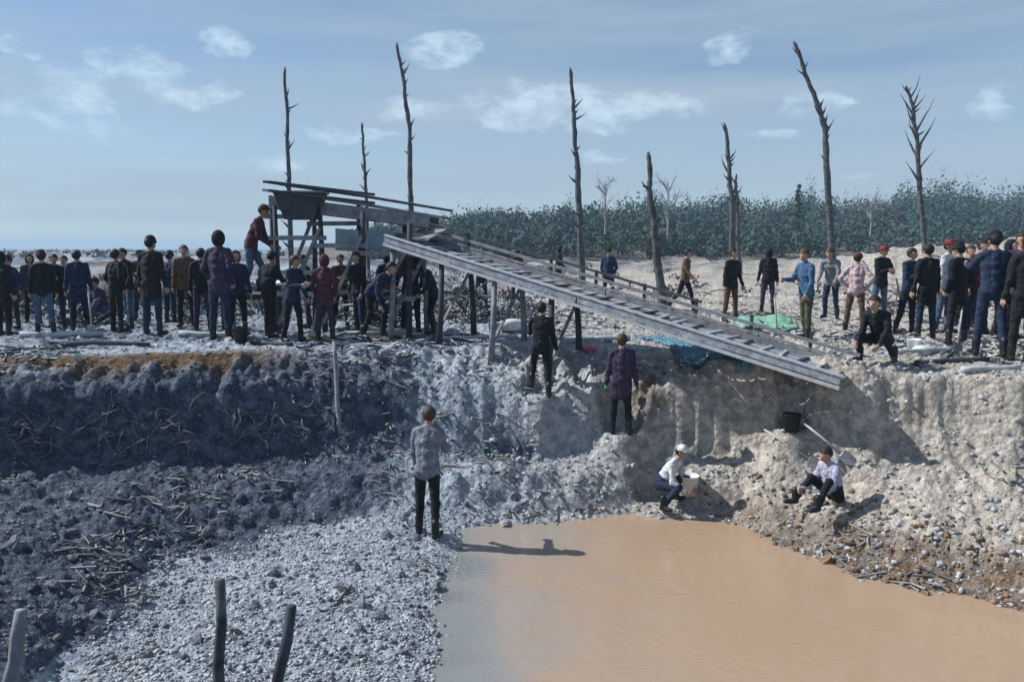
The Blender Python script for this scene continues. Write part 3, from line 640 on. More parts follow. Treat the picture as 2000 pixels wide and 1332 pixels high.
# ------------------------------------------------------------------ wooden sluices: tower, upper trough, long ramp
M_plank = mat('bleached_plank', (0.27, 0.30, 0.345), .9, .5, 9, .5)
def sluice(off, label):
    A = at(786 + off, 470, 15.5); B = at(1656 + off, 738, 11.2)           # ramp axis, top and foot
    B.z = max(B.z, h1(B.x, B.y) + .10)
    base = Vector((A.x, A.y, 0)); root = empty('sluice', base)
    def P(mb, name, m, parent=None, smooth=False):
        mb.v = [tuple(Vector(v) - base) for v in mb.v]; return mb.build(name, m, parent or root, smooth)
    run = (B - A).normalized(); side = run.cross(Vector((0, 0, 1))).normalized(); up = side.cross(run).normalized()
    if side.y > 0: side = -side                                           # side points towards the viewer
    W = 1.0
    deck_m = [M_plank, M_wood, M_plank, M_wood_brown, M_wood]
    nb = 5
    for k in range(nb):                                                   # floor boards along the run, in three lengths
        s = (k + .5) / nb - .5
        for j in range(3):
            a = A.lerp(B, j / 3 + .003); b = A.lerp(B, (j + 1) / 3 - .003); q = side * (s * W) + up * (.008 * ((k + j) % 2))
            j1, j2 = (side * random.uniform(-.012, .012) + up * random.uniform(-.006, .012) for _ in (0, 1)); mb = MB(); mb.bar(a + q + j1, b + q + j2, W / nb - random.uniform(.008, .03), .03, up); P(mb, 'floor_board', deck_m[(k + j * 2) % 5])
    for sgn, hgt_ in ((1, .10), (-1, .15)):                               # side boards with a rail on top
        for j in range(2):
            a = A.lerp(B, j / 2 + .002); b = A.lerp(B, (j + 1) / 2 - .002); q = side * (sgn * (W / 2 + .025)) + up * (hgt_ / 2 - .03)
            mb = MB(); mb.bar(a + q, b + q, .035, hgt_, up); P(mb, 'side_board', M_plank if sgn > 0 else M_wood)
        q = side * (sgn * (W / 2 + .03)) + up * (hgt_ - .0)
        mb = MB(); mb.bar(A + q, B + q, .065, .03, up); P(mb, 'top_rail', M_wood_pale if sgn > 0 else M_wood)
    for sgn in (1,):
        q = side * (W / 2 + .02) - up * .075
        mb = MB(); mb.bar(A + q, B + q, .06, .05, up); P(mb, 'bearer', M_wood_pale)
    q = -side * (W / 2 + .03) + up * .27
    mb = MB(); mb.bar(A + q - run * .3, B + q, .05, .05, up); P(mb, 'hand_rail', M_wood)
    q = -side * (W / 2 + .03) + up * .38
    mb = MB(); mb.bar(A + q - run * .3, A.lerp(B, .7) + q, .04, .04, up); P(mb, 'hand_rail', M_wood_dark)
    for k in range(30):                                                   # riffle bars
        c = A.lerp(B, (k + .5) / 30) + up * .035; sk_ = run * random.uniform(-.05, .05); mb = MB(); mb.bar(c - side * (W / 2 - .02) - sk_, c + side * (W / 2 - .02) + sk_, random.uniform(.025, .05), .03, up); P(mb, 'riffle', M_wood_pale if k % 3 else M_wood_dark)
    for k in range(9):                                                    # rail posts
        c = A.lerp(B, (k + .3) / 9) - side * (W / 2 + .05); mb = MB(); mb.bar(c - up * .1, c + Vector((0, 0, .42)), .045, .045); P(mb, 'rail_post', M_wood_dark)
    for k, t in enumerate((.02, .16, .30, .44, .93)):                 # trestle legs and braces
        c = A.lerp(B, t)
        tops = []
        for sgn in (1, -1):
            p = c + side * (sgn * (W / 2 - .06)) - up * .1; g = h1(p.x + side.x * sgn * .1, p.y + side.y * sgn * .1)
            foot = Vector((p.x + side.x * sgn * .12, p.y + side.y * sgn * .12, g - .12))
            if t > .9: foot = Vector((p.x + .22, p.y + .75, h1(p.x + .22, p.y + .75) - .08))
            tops.append((p, foot))
            if p.z - foot.z > .12: mb = MB(); mb.tube([foot, foot.lerp(p, .5) + Vector((.015, 0, 0)), p], [.06, .055, .05], 7, .1); P(mb, 'trestle_leg', M_wood_dark if k % 2 else M_wood, smooth=True)
        if c.z > .6:
            mb = MB(); mb.bar(tops[0][1].lerp(tops[0][0], .25), tops[1][0].lerp(tops[1][1], .1), .05, .035); P(mb, 'brace', M_wood)
    # upper trough on the tower
    C0 = at(540 + off, 408, 16.4); C1 = at(846 + off, 446, 15.8)
    r2 = (C1 - C0).normalized(); s2 = r2.cross(Vector((0, 0, 1))).normalized(); u2 = s2.cross(r2).normalized()
    if s2.y > 0: s2 = -s2
    for k in range(4):
        q = s2 * ((k - 1.5) * .15); mb = MB(); mb.bar(C0 + q, C1 + q, .14, .03, u2); P(mb, 'trough_board', [M_wood, M_wood_dark][k % 2])
    for sgn in (1, -1):
        q = s2 * (sgn * .32) + u2 * .12; mb = MB(); mb.bar(C0 + q, C1 + q, .035, .24, u2); P(mb, 'trough_side', M_wood if sgn > 0 else M_wood_dark)
        for hh in (.34, .5):
            a = C0 + s2 * (sgn * .34) + u2 * hh - r2 * .15; b = C1 + s2 * (sgn * .34) + u2 * (hh - .12) + r2 * .25
            mb = MB(); mb.tube([a, a.lerp(b, .5) + Vector((0, 0, .02)), b], [.028, .03, .024], 6); P(mb, 'guard_rail', M_wood_dark if hh > .4 else M_wood)
    # apron from trough down to the ramp
    mb = MB(); mb.bar(C1 - u2 * .03, A + run * .25 + up * .06, .75, .03); P(mb, 'apron', M_wood)
    # hopper box: four sloping sheets and a lip
    hc = at(588 + off, 404, 15.9); hs = [(-.46, -.30), (.46, -.30), (.46, .30), (-.46, .30)]
    mb = MB()
    for k in range(4):
        a, b = hs[k], hs[(k + 1) % 4]; mb.bar(hc + Vector((a[0] * 1.06, a[1] * 1.06, .27)), hc + Vector((b[0] * 1.02, b[1] * 1.02, .27)), .04, .035)
    hop = P(mb, 'hopper', M_wood)
    for k in range(4):
        a, b = hs[k], hs[(k + 1) % 4]; t = .62
        vs = [hc + Vector((a[0], a[1], .26)), hc + Vector((b[0], b[1], .26)), hc + Vector((b[0] * t, b[1] * t, -.25)), hc + Vector((a[0] * t, a[1] * t, -.25))]
        n_ = (vs[1] - vs[0]).cross(vs[2] - vs[0]).normalized() * .02
        mb = MB(); mb.add([tuple(v) for v in vs] + [tuple(v + n_) for v in vs], [(0, 1, 2, 3), (7, 6, 5, 4), (0, 4, 5, 1), (1, 5, 6, 2), (2, 6, 7, 3), (3, 7, 4, 0)]); P(mb, 'hopper_sheet', M_wood_dark, hop)
    for k in range(2):
        z_ = .29 + k * .16; mb = MB(); mb.bar(hc + Vector((-.52, -.33, z_)), hc + Vector((1.5, -.33, z_ - .24)), .05, .05); P(mb, 'hopper_rail', M_wood_dark)
    # tower posts, cross rails, diagonal braces, tin sheets
    tp = []
    for (u, top, Y) in ((528, 382, 16.9), (536, 402, 16.0), (612, 374, 16.8), (624, 398, 15.9), (700, 394, 16.5), (708, 414, 15.6), (790, 424, 16.2), (800, 436, 15.3)):
        t = at(u + off, top, Y); g = Vector((t.x + random.uniform(-.05, .05), t.y, h1(t.x, t.y) - .2)); tp.append((t, g))
        mb = MB(); mb.tube([g, g.lerp(t, .5) + Vector((random.uniform(-.03, .03), 0, 0)), t], [.062, .055, .045], 7, .08); P(mb, 'tower_post', M_wood_dark, smooth=True)
    for i, j, za in ((0, 2, 2.35), (2, 4, 2.2), (4, 6, 1.95), (1, 3, 1.9), (3, 5, 1.75), (5, 7, 1.6), (1, 3, .8), (3, 5, .85), (0, 2, 1.2), (5, 7, .75)):
        def pz(k): t, g = tp[k]; return g.lerp(t, min(1, (za - g.z) / (t.z - g.z)))
        mb = MB(); mb.bar(pz(i) - Vector((.12, .07, 0)), pz(j) + Vector((.12, -.07, 0)), .035, .09); P(mb, 'cross_rail', M_wood_pale if za in (.8, 1.2) else M_wood)
    for i, j in ((1, 3), (3, 5), (5, 7), (0, 2)):
        a = tp[i][1].lerp(tp[i][0], .15); b = tp[j][1].lerp(tp[j][0], .82); mb = MB(); mb.bar(a - Vector((0, .11, 0)), b - Vector((0, .11, 0)), .03, .07); P(mb, 'brace', M_wood)
    for (ua, ub, va, vb, Y) in ((655, 700, 446, 492, 16.0), (716, 770, 450, 490, 15.85), (808, 838, 455, 484, 15.5)):
        mb = MB(); p = [at(ua + off, va, Y), at(ub + off, va + 4, Y), at(ub + off, vb, Y), at(ua + off, vb - 3, Y)]
        mb.add([tuple(v) for v in p] + [tuple(v + Vector((0, .02, 0))) for v in p], [(0, 1, 2, 3), (7, 6, 5, 4), (0, 4, 5, 1), (1, 5, 6, 2), (2, 6, 7, 3), (3, 7, 4, 0)]); P(mb, 'tin_sheet', M_tin)
    # standing platform left of the hopper
    c = at(492 + off, 572, 16.5)
    mb = MB()
    for dy in (-.22, .2): mb.bar((c.x - .56, c.y + dy, c.z - .085), (c.x + .46, c.y + dy, c.z - .085), .07, .06)
    plf = P(mb, 'platform', M_wood_dark)
    for k in range(4):
        mb = MB(); mb.bar(Vector((c.x - .6, c.y - .3 + k * .19, c.z - .03)), Vector((c.x + .5, c.y - .3 + k * .19, c.z - .03)), .17, .04); P(mb, 'platform_plank', M_wood if k % 2 else M_wood_dark, plf)
    for dx, dy in ((-.5, -.25), (.4, -.25), (-.5, .25), (.4, .25)):
        g = h1(c.x + dx, c.y + dy) - .1; mb = MB(); mb.bar((c.x + dx, c.y + dy, g), (c.x + dx, c.y + dy, c.z - .118), .09, .09); P(mb, 'platform_leg', M_wood_dark, plf)
    tag(root, label, 'sluice', 'wooden sluices'); return c
PLAT = [sluice(0, 'weathered wooden sluice: tower with hopper and long board ramp across the plateau')]
def heap(u, v, n, w, h, label):
    b = hit(u, v); root = empty('brush_pile', b); rr_ = random.Random(u * 3 + v)
    for k in range(n):
        a = rr_.uniform(0, 6.28); q = rr_.random(); rx = w * (1 - q * .75); p = Vector((math.cos(a) * rx * rr_.random() ** .5, math.sin(a) * rx * .6, .03 + q * h))
        d = Vector((rr_.uniform(-1, 1), rr_.uniform(-.6, .6), rr_.uniform(-.05, .6))).normalized(); L_ = rr_.uniform(.3, 1.0); a_ = p - d * L_ * .5; a_.z = max(a_.z, .02)
        r = rr_.uniform(.010, .040); mb = MB(); mb.tube([a_, p, p + d * L_ * .5], [r, r * .9, r * .6], 5); mb.build('stick', rr_.choice([M_wood_dark, M_wood_dark, M_bark, M_wood, M_wood_brown, M_wood_pale]), root)
    tag(root, label, 'brush pile', 'brush piles on the plateau')
for (u, v, n, w, h, lb) in ((30, 605, 50, .9, .7, 'dark brush heap at the far left edge of the plateau'), (180, 640, 36, .7, .3, 'low brush heap beside the person sitting on the far left'), (360, 606, 44, .9, .6, 'brush heap behind the long black coat'),
    (540, 600, 44, .9, .6, 'brush heap behind the tower posts'), (910, 630, 60, .9, .7, 'brush heap under the upper part of the ramp'), (1760, 612, 40, .9, .5, 'brush heap behind the crouching person'), (1180, 600, 40, .9, .45, 'brush heap behind the middle of the ramp'),
    (80, 570, 36, .9, .5, 'small brush heap far back on the left'), (1930, 600, 36, .9, .5, 'brush heap behind the people at the right edge'), (1030, 632, 44, .7, .45, 'low brush heap under the middle of the ramp')):
    heap(u, v, n, w, h, lb)
# ------------------------------------------------------------------ heaps, logs, tarps, tools
def log(p0, p1, r, m, label, cat='log', group='logs lying on the plateau', name='log'):
    p0 = Vector(p0); p1 = Vector(p1); c = (p0 + p1) / 2; c.z = min(p0.z, p1.z); mb = MB(); pts = []; rad = []
    q = random.uniform(0, 50)
    for k in range(7):
        t = k / 6; pts.append(p0.lerp(p1, t) + Vector((noise.noise((q, t * 4, 0)), noise.noise((q, t * 4, 5)), noise.noise((q, t * 4, 9)))) * r * .7); rad.append(r * (1.1 - .25 * t) * (1 + .1 * noise.noise((q, t * 9, 2))))
    mb.tube(pts, rad, 8, .06)
    o = mb.build(name, m, None, True, c); tag(o, label, cat, group); return o
def brush(off, label):
    b = hit(736, 642); root = empty('brush_pile', b); rr_ = random.Random(off + 5)
    for k in range(130):
        a = rr_.uniform(0, 6.28); h = rr_.random(); rx = 1.0 * (1 - h * .8); p = Vector((math.cos(a) * rx * rr_.random(), math.sin(a) * rx * .6 * rr_.random(), .04 + h * 1.05))
        d = Vector((rr_.choice([-1, 1]) * rr_.uniform(.5, 1), rr_.uniform(-.5, .5), rr_.uniform(-.1, .9))).normalized(); L_ = rr_.uniform(.35, .95)
        a_ = p - d * L_ * .5; a_.z = max(a_.z, .02)
        mb = MB(); r = rr_.uniform(.012, .034); mb.tube([a_, p + Vector((0, 0, rr_.uniform(-.03, .03))), p + d * L_ * .5], [r, r * .9, r * .6], 5); mb.build('stick', rr_.choice([M_wood_dark, M_wood_dark, M_wood_dark, M_wood, M_wood_brown, M_wood_pale]), root)
    tag(root, label, 'brush pile', 'brush piles under the sluices')
    b = hit(744, 655); root = empty('plank_pile', b)
    for k in range(9):
        z = .02 + .028 * (k // 3); y = (k % 3 - 1) * .17; tw = rr_.uniform(-.12, .12); mb = MB()
        c = Vector((rr_.uniform(-.08, .08), y, z + rr_.uniform(0, .008))); d = Vector((math.cos(tw), math.sin(tw), rr_.uniform(-.02, .05))) * rr_.uniform(.5, .8)
        mb.bar(c - d, c + d, .14, .024); mb.build('plank', M_wood_pale if k % 4 else M_wood, root)
    tag(root, 'low stack of pale sawn planks in front of the brush pile under the tower', 'planks', 'plank stacks')
    b = hit(376, 582); root = empty('log_stack', b)
    for k in range(11):
        row = 0 if k < 4 else (1 if k < 7 else (2 if k < 9 else 3)); i = k - (0, 4, 7, 9)[row]; mb = MB(); r = .085
        y = (i - (4 - row - 1) / 2) * .18; z = .08 + row * .155; mb.tube([(-.5 + rr_.uniform(-.1, .1), y, z), (0, y + .01, z + .008), (.5 + rr_.uniform(-.1, .1), y, z)], [r, r * .95, r * .9], 8, .05)
        mb.build('log', M_wood if k % 3 else M_wood_pale, root, True)
    tag(root, 'small stack of grey logs behind the people on the left', 'log stack', 'log stacks')
brush(0, 'dark tangled heap of sticks under the sluice tower')
def ground_log(u0, v0, u1, v1, r, m, label, lift=0.0):
    a = hit(u0, v0); b = hit(u1, v1); a.z += r * .8 + lift; b.z += r * .8; log(a, b, r, m, label)
LG = [(40, 660, 200, 657, .055, M_wood_pale, 'long pale log on the far left rim'), (120, 674, 290, 677, .045, M_wood_dark, 'dark log beside the long pale one at the left rim edge'),
      (350, 656, 480, 660, .055, M_wood_pale, 'pale log at the feet of the people left of the tower'), (860, 666, 1010, 661, .05, M_wood_pale, 'pale log on the rim below the ramp'),
      (1090, 670, 1230, 664, .05, M_wood_pale, 'short pale log on the rim under the middle of the ramp'), (1790, 716, 1930, 706, .05, M_wood_dark, 'dark log at the rim edge near the right edge'),
      (1740, 694, 1860, 686, .045, M_wood_pale, 'pale log beside the crouching person'), (600, 668, 760, 663, .055, M_wood_brown, 'brown log on the rim under the tower'),
      (480, 672, 570, 676, .04, M_wood_dark, 'short dark log at the rim edge left of the brown one'), (1880, 728, 1990, 722, .045, M_wood_pale, 'pale log at the rim edge in the right corner')]
for g in LG: ground_log(*g)
def pole(u0, v0, u1, v1, r, m, label, cat='pole', Y1=None, group='bare poles standing in the pit'):
    a = hit(u0, v0); a.z -= .08
    b = hit(u1, v1) if Y1 is None else at(u1, v1, Y1)
    if Y1 is None: b = b + Vector((0, -.12, .05))
    log(a, b, r, m, label, cat, group, 'pole')
pole(664, 842, 652, 668, .04, M_wood, 'pale straight pole leaning on the dark left pit wall', Y1=12.9)
pole(1258, 930, 1085, 772, .03, M_wood_pale, 'thin pale pole slanting down the slope between the two people', Y1=13.0)
pole(1010, 958, 960, 905, .022, M_wood_pale, 'short pale stick on the lower slope left of centre', Y1=11.9)
# posts in the foreground, driven into the near bank
def front_post(u0, u1, v1, Y, r, m, label):
    t = at(u1, v1, Y); b = at(u0, 1360, Y - .12); b.z = min(b.z, h1(b.x, b.y) - .2) if b.z > h1(b.x, b.y) else b.z - .3
    d = (t - b); b2 = t - d * ((t.z - (h1(b.x, b.y) - .25)) / d.z) if d.z > 0 else b
    log(b2, t, r, m, label, 'post', 'posts in the foreground', 'post')
front_post(0, 42, 1190, 4.3, .042, M_wood, 'thick grey post at the bottom left corner')
front_post(416, 430, 1130, 4.6, .036, M_bark, 'dark upright post at the water on the lower left')
front_post(488, 570, 1186, 4.4, .036, M_wood_dark, 'dark grey leaning post right of the upright one')
# blue tarp over the right rim, green net on the ground
def drape(name, pts_uv, m, label, cat, nu=26, nv=9, amp=.05):
    (a, b, c, d) = [hit(*p) for p in pts_uv]; Vv = []; 
    for i in range(nu + 1):
        for j in range(nv + 1):
            s, t = i / nu, j / nv; p = a.lerp(b, s).lerp(d.lerp(c, s), t)
            p.x += .05 * noise.noise((s * 6, t * 3, 8)); p.y += .05 * noise.noise((s * 6, t * 3, 4))
            z = max(h1(p.x + dx, p.y + dy) for dx, dy in ((0, 0), (.06, 0), (-.06, 0), (0, .06), (0, -.06)))
            Vv.append((p.x, p.y, z + .015 + amp * abs(noise.noise((s * 14, t * 7, 1))) + amp * .6 * abs(noise.noise((s * 30, t * 17, 3)))))
    c0 = Vector(Vv[0]); mb = MB(); n = len(Vv); mb.v = Vv + [(x, y, z - .012) for x, y, z in Vv]; w = nv + 1
    for i in range(nu):
        for j in range(nv): q = i * w + j; mb.f.append((q, q + w, q + w + 1, q + 1)); mb.f.append((n + q, n + q + 1, n + q + w + 1, n + q + w))
    edge = [i * w for i in range(nu + 1)] + [nu * w + j for j in range(1, w)] + [i * w + nv for i in range(nu - 1, -1, -1)] + [j for j in range(nv - 1, 0, -1)]
    for k in range(len(edge)): e, f = edge[k], edge[(k + 1) % len(edge)]; mb.f.append((e, n + e, n + f, f))
    o = mb.build(name, m, None, True, c0); tag(o, label, cat); return o
drape('tarp', [(1235, 655), (1400, 680), (1492, 745), (1350, 716)], M_tarp, 'crumpled blue plastic tarp over the rim below the ramp', 'tarp', 60, 22, .11)
drape('net', [(1430, 626), (1545, 622), (1560, 642), (1450, 646)], M_greentarp, 'pale green net spread on the ground beyond the ramp', 'net', 16, 6, .05)
def rag(u, v, m, label, s=.16):
    p = hit(u, v); bm = bmesh.new(); bmesh.ops.create_icosphere(bm, subdivisions=3, radius=s)
    for w in bm.verts: w.co *= 1 + .5 * noise.noise(w.co * 14 + Vector((u, v, 0))) + .2 * noise.noise(w.co * 34); w.co.z *= .5
    me = bpy.data.meshes.new('rag'); bm.to_mesh(me); bm.free(); me.materials.append(m); o = bpy.data.objects.new('rag', me); COL.objects.link(o); o.location = p + Vector((0, 0, s * .25))
    tag(o, label, 'rag', 'discarded rags')
rag(1150, 684, M_pink, 'pink rag on the rim below the ramp', .12); rag(1553, 727, M_pink, 'pink rag on the slope below the foot of the ramp', .11)
rag(1412, 640, M_pink, 'pink rag beside the green net', .1)
def sack(u, v, label, s=1.0, rz=0):
    p = hit(u, v); bm = bmesh.new(); bmesh.ops.create_icosphere(bm, subdivisions=3, radius=1)
    for w in bm.verts:
        c = w.co; c.x = math.copysign(abs(c.x) ** .8, c.x) * .30 * s; c.y = math.copysign(abs(c.y) ** .8, c.y) * .19 * s; c.z = math.copysign(abs(c.z) ** .8, c.z) * .13 * s
        c *= 1 + .12 * noise.noise(c * 9 + Vector((u, 0, 0)))
    me = bpy.data.meshes.new('sack'); bm.to_mesh(me); bm.free(); me.materials.append(M_sack); me.polygons.foreach_set('use_smooth', [True] * len(me.polygons))
    o = bpy.data.objects.new('sack', me); COL.objects.link(o); o.location = p + Vector((0, 0, .1 * s)); o.rotation_euler = (0, 0, rz); tag(o, label, 'sack', 'filled sacks')
sack(1000, 645, 'pale filled sack under the ramp, left of the pair', 1, .3); sack(1062, 634, 'pale filled sack under the ramp, right of the pair', .9, -.4)
sack(1880, 632, 'pale filled sack behind the people on the right', .9, .4); sack(1800, 694, 'small pale sack on the rim right of the crouching person', .7, .7)
def bucket(u, v, m, label, s=1.0):
    p = hit(u, v); root = empty('bucket', p); root.scale = (s, s, s); mb = MB(); mb.lathe([(0, .01), (.11, .01), (.11, 0), (.115, .0), (.15, .28), (.158, .285), (.15, .29), (.14, .28), (.105, .02), (0, .02)], 18); mb.build('body', m, root, True)
    mb = MB(); mb.tube([Vector((math.cos(t) * .155, .02, .28 + math.sin(t) * .14)) for t in [math.pi * k / 10 for k in range(11)]], [.006] * 11, 5); mb.build('handle', M_steel, root)
    tag(root, label, 'bucket', 'buckets in the pit')
bucket(1545, 842, M_black, 'black bucket on the slope above the seated digger', .9)
bucket(1345, 966, M_white_pl, 'white bucket by the water beside the crouching washer')
def shovel(p_blade, p_top, label):
    a = Vector(p_blade); b = Vector(p_top); d = (b - a).normalized(); root = empty('shovel', a); L_ = (b - a).length
    mb = MB(); mb.tube([d * .2, d * (L_ * .6), d * L_], [.017, .016, .016], 7); mb.build('handle', M_wood_pale, root, True)
    x = d.cross(Vector((0, 1, .2))).normalized(); y = d.cross(x).normalized(); mb = MB(); vs = []; out = [(-.075, .2), (-.08, .07), (-.045, 0), (0, -.03), (.045, 0), (.08, .07), (.075, .2), (0, .22)]
    for e in (0, .006):
        for (q, w) in out: vs.append(tuple(x * q + d * w + y * (e + .03 * (q / .1) ** 2)))
    n = len(out); mb.add(vs, [tuple(range(n))[::-1], tuple(range(n, 2 * n))] + [(k, (k + 1) % n, n + (k + 1) % n, n + k) for k in range(n)]); mb.build('blade', M_steel, root)
    mb = MB(); mb.bar(d * L_ - x * .06, d * L_ + x * .06, .025, .025); mb.build('grip', M_wood_dark, root)
    tag(root, label, 'shovel', 'shovels')
a = hit(1606, 915); shovel(a, at(1492, 838, a.y + .45), 'pale handled shovel stuck beside the seated digger')
a = hit(1668, 905); shovel(a, at(1570, 826, a.y + .40), 'second shovel, behind the seated digger')
a = at(532, 552, 15.9); b = at(622, 556, 15.8); mb = MB(); mb.tube([a, a.lerp(b, .5), b], [.05, .05, .05], 12); o = mb.build('pipe', M_white_pl, None, True, a); tag(o, 'short white plastic pipe tied across the tower posts', 'pipe')
for (u, v, tu, tv, lb) in ((180, 650, 172, 565, 'shovel standing in the ground on the far left rim'), (608, 664, 622, 575, 'shovel standing in the ground by the tower posts'), (1520, 655, 1512, 575, 'shovel standing in the ground behind the foot of the ramp'), (1868, 690, 1880, 600, 'shovel standing in the ground near the right edge')):
    a = hit(u, v); a.z -= .06; shovel(a, at(tu, tv, a.y + .05), lb)
bucket(470, 668, M_black, 'black bucket on the rim left of the tower', .9); bucket(1784, 690, M_white_pl, 'white bucket on the rim right of the crouching person', .8); bucket(966, 655, M_tin, 'bluish bucket under the ramp', .9)
# roots hanging from the cut face
def roots(u, v, w, h, n, label):
    p = hit(u, v); root = empty('root_tangle', p); rr_ = random.Random(u)
    for k in range(n):
        q = hit(u + rr_.uniform(-w, w), v + rr_.uniform(-h, h)); pts = [q - p]; d = Vector((rr_.uniform(-1, 1), -rr_.uniform(.2, .6), rr_.uniform(-.6, .8))).normalized()
        for i in range(8): d = (d + Vector((rr_.gauss(0, .4), rr_.gauss(0, .2), rr_.gauss(-.1, .4)))).normalized(); pts.append(pts[-1] + d * .055)
        mb = MB(); mb.tube(pts, [.010 - .0008 * i for i in range(9)], 5); mb.build('root', M_rope, root)
    tag(root, label, 'roots', 'roots hanging from the cut faces')
roots(280, 835, 110, 35, 34, 'tangle of thin roots hanging from the dark left pit wall'); roots(60, 850, 60, 30, 20, 'tangle of roots at the far left edge of the dark wall')
roots(520, 820, 70, 40, 20, 'sparse roots on the dark wall left of the pale pole')
def tuft(u, v, label):
    p = hit(u, v); root = empty('plant', p); rr_ = random.Random(u); mb = MB()
    for k in range(5): a = rr_.uniform(0, 6.28); mb.tube([(0, 0, 0), (math.cos(a) * .05, math.sin(a) * .05, .1), (math.cos(a) * .1, math.sin(a) * .1, .17)], [.006, .005, .003], 4)
    mb.build('stem', M_green, root)
    for k in range(26):
        a = rr_.uniform(0, 6.28); c = Vector((math.cos(a) * rr_.uniform(.02, .12), math.sin(a) * .1, rr_.uniform(.05, .22))); d = Vector((math.cos(a), math.sin(a), rr_.uniform(-.2, .6))).normalized(); x = d.orthogonal().normalized(); n_ = d.cross(x)
        mb = MB(); mb.add([tuple(c), tuple(c + d * .04 + x * .022), tuple(c + d * .09 - n_ * .01), tuple(c + d * .04 - x * .022)], [(0, 1, 2, 3)]); mb.build('leaf', M_green, root)
    tag(root, label, 'plant', 'small green plants on the dark wall')
tuft(1000, 628, 'small green plant on the plateau under the ramp'); tuft(1960, 640, 'small green plant by the people at the right edge')

# ------------------------------------------------------------------ people
def cloth(name, c, rough=.9): return mat('cloth_' + name, c, rough, .5, 11, .8)
CL = dict(black=cloth('black', (.010, .012, .017)), navy=cloth('navy', (.016, .028, .060)), blue=cloth('blue', (.045, .10, .19)), denim=cloth('denim', (.06, .10, .16)),
          grey=cloth('grey', (.16, .18, .21)), pale=cloth('pale', (.50, .53, .57)), white=cloth('white', (.68, .70, .73)), maroon=cloth('maroon', (.065, .022, .032)),
          purple=cloth('purple', (.040, .028, .060)), brown=cloth('brown', (.10, .062, .038)), tan=cloth('tan', (.25, .19, .13)), teal=cloth('teal', (.05, .16, .19)),
          rust=cloth('rust', (.095, .042, .026)), pink=cloth('pinkish', (.44, .33, .36)), red=cloth('red', (.20, .03, .035)), green=cloth('green', (.03, .22, .06)), olive=cloth('olive', (.07, .075, .045)), lilac=cloth('lilac', (.34, .34, .46)))
M_skin = mat('skin', (.36, .22, .16), .6, .12, 20, .05, .4); M_skin2 = mat('skin_dark', (.20, .125, .09), .6, .12, 20, .05, .4)
M_hair = mat('dark_hair', (.014, .012, .011), .6, .4, 60, .4); M_hairb = mat('brown_hair', (.06, .035, .02), .6, .4, 60, .4)
M_boot = mat('rubber_boot', (.014, .016, .02), .45, .3, 20, .1); M_eye = mat('eye', (.01, .01, .012), .2, .1, 5, 0); M_lip = mat('lip', (.22, .09, .075), .6, .1, 20, 0)

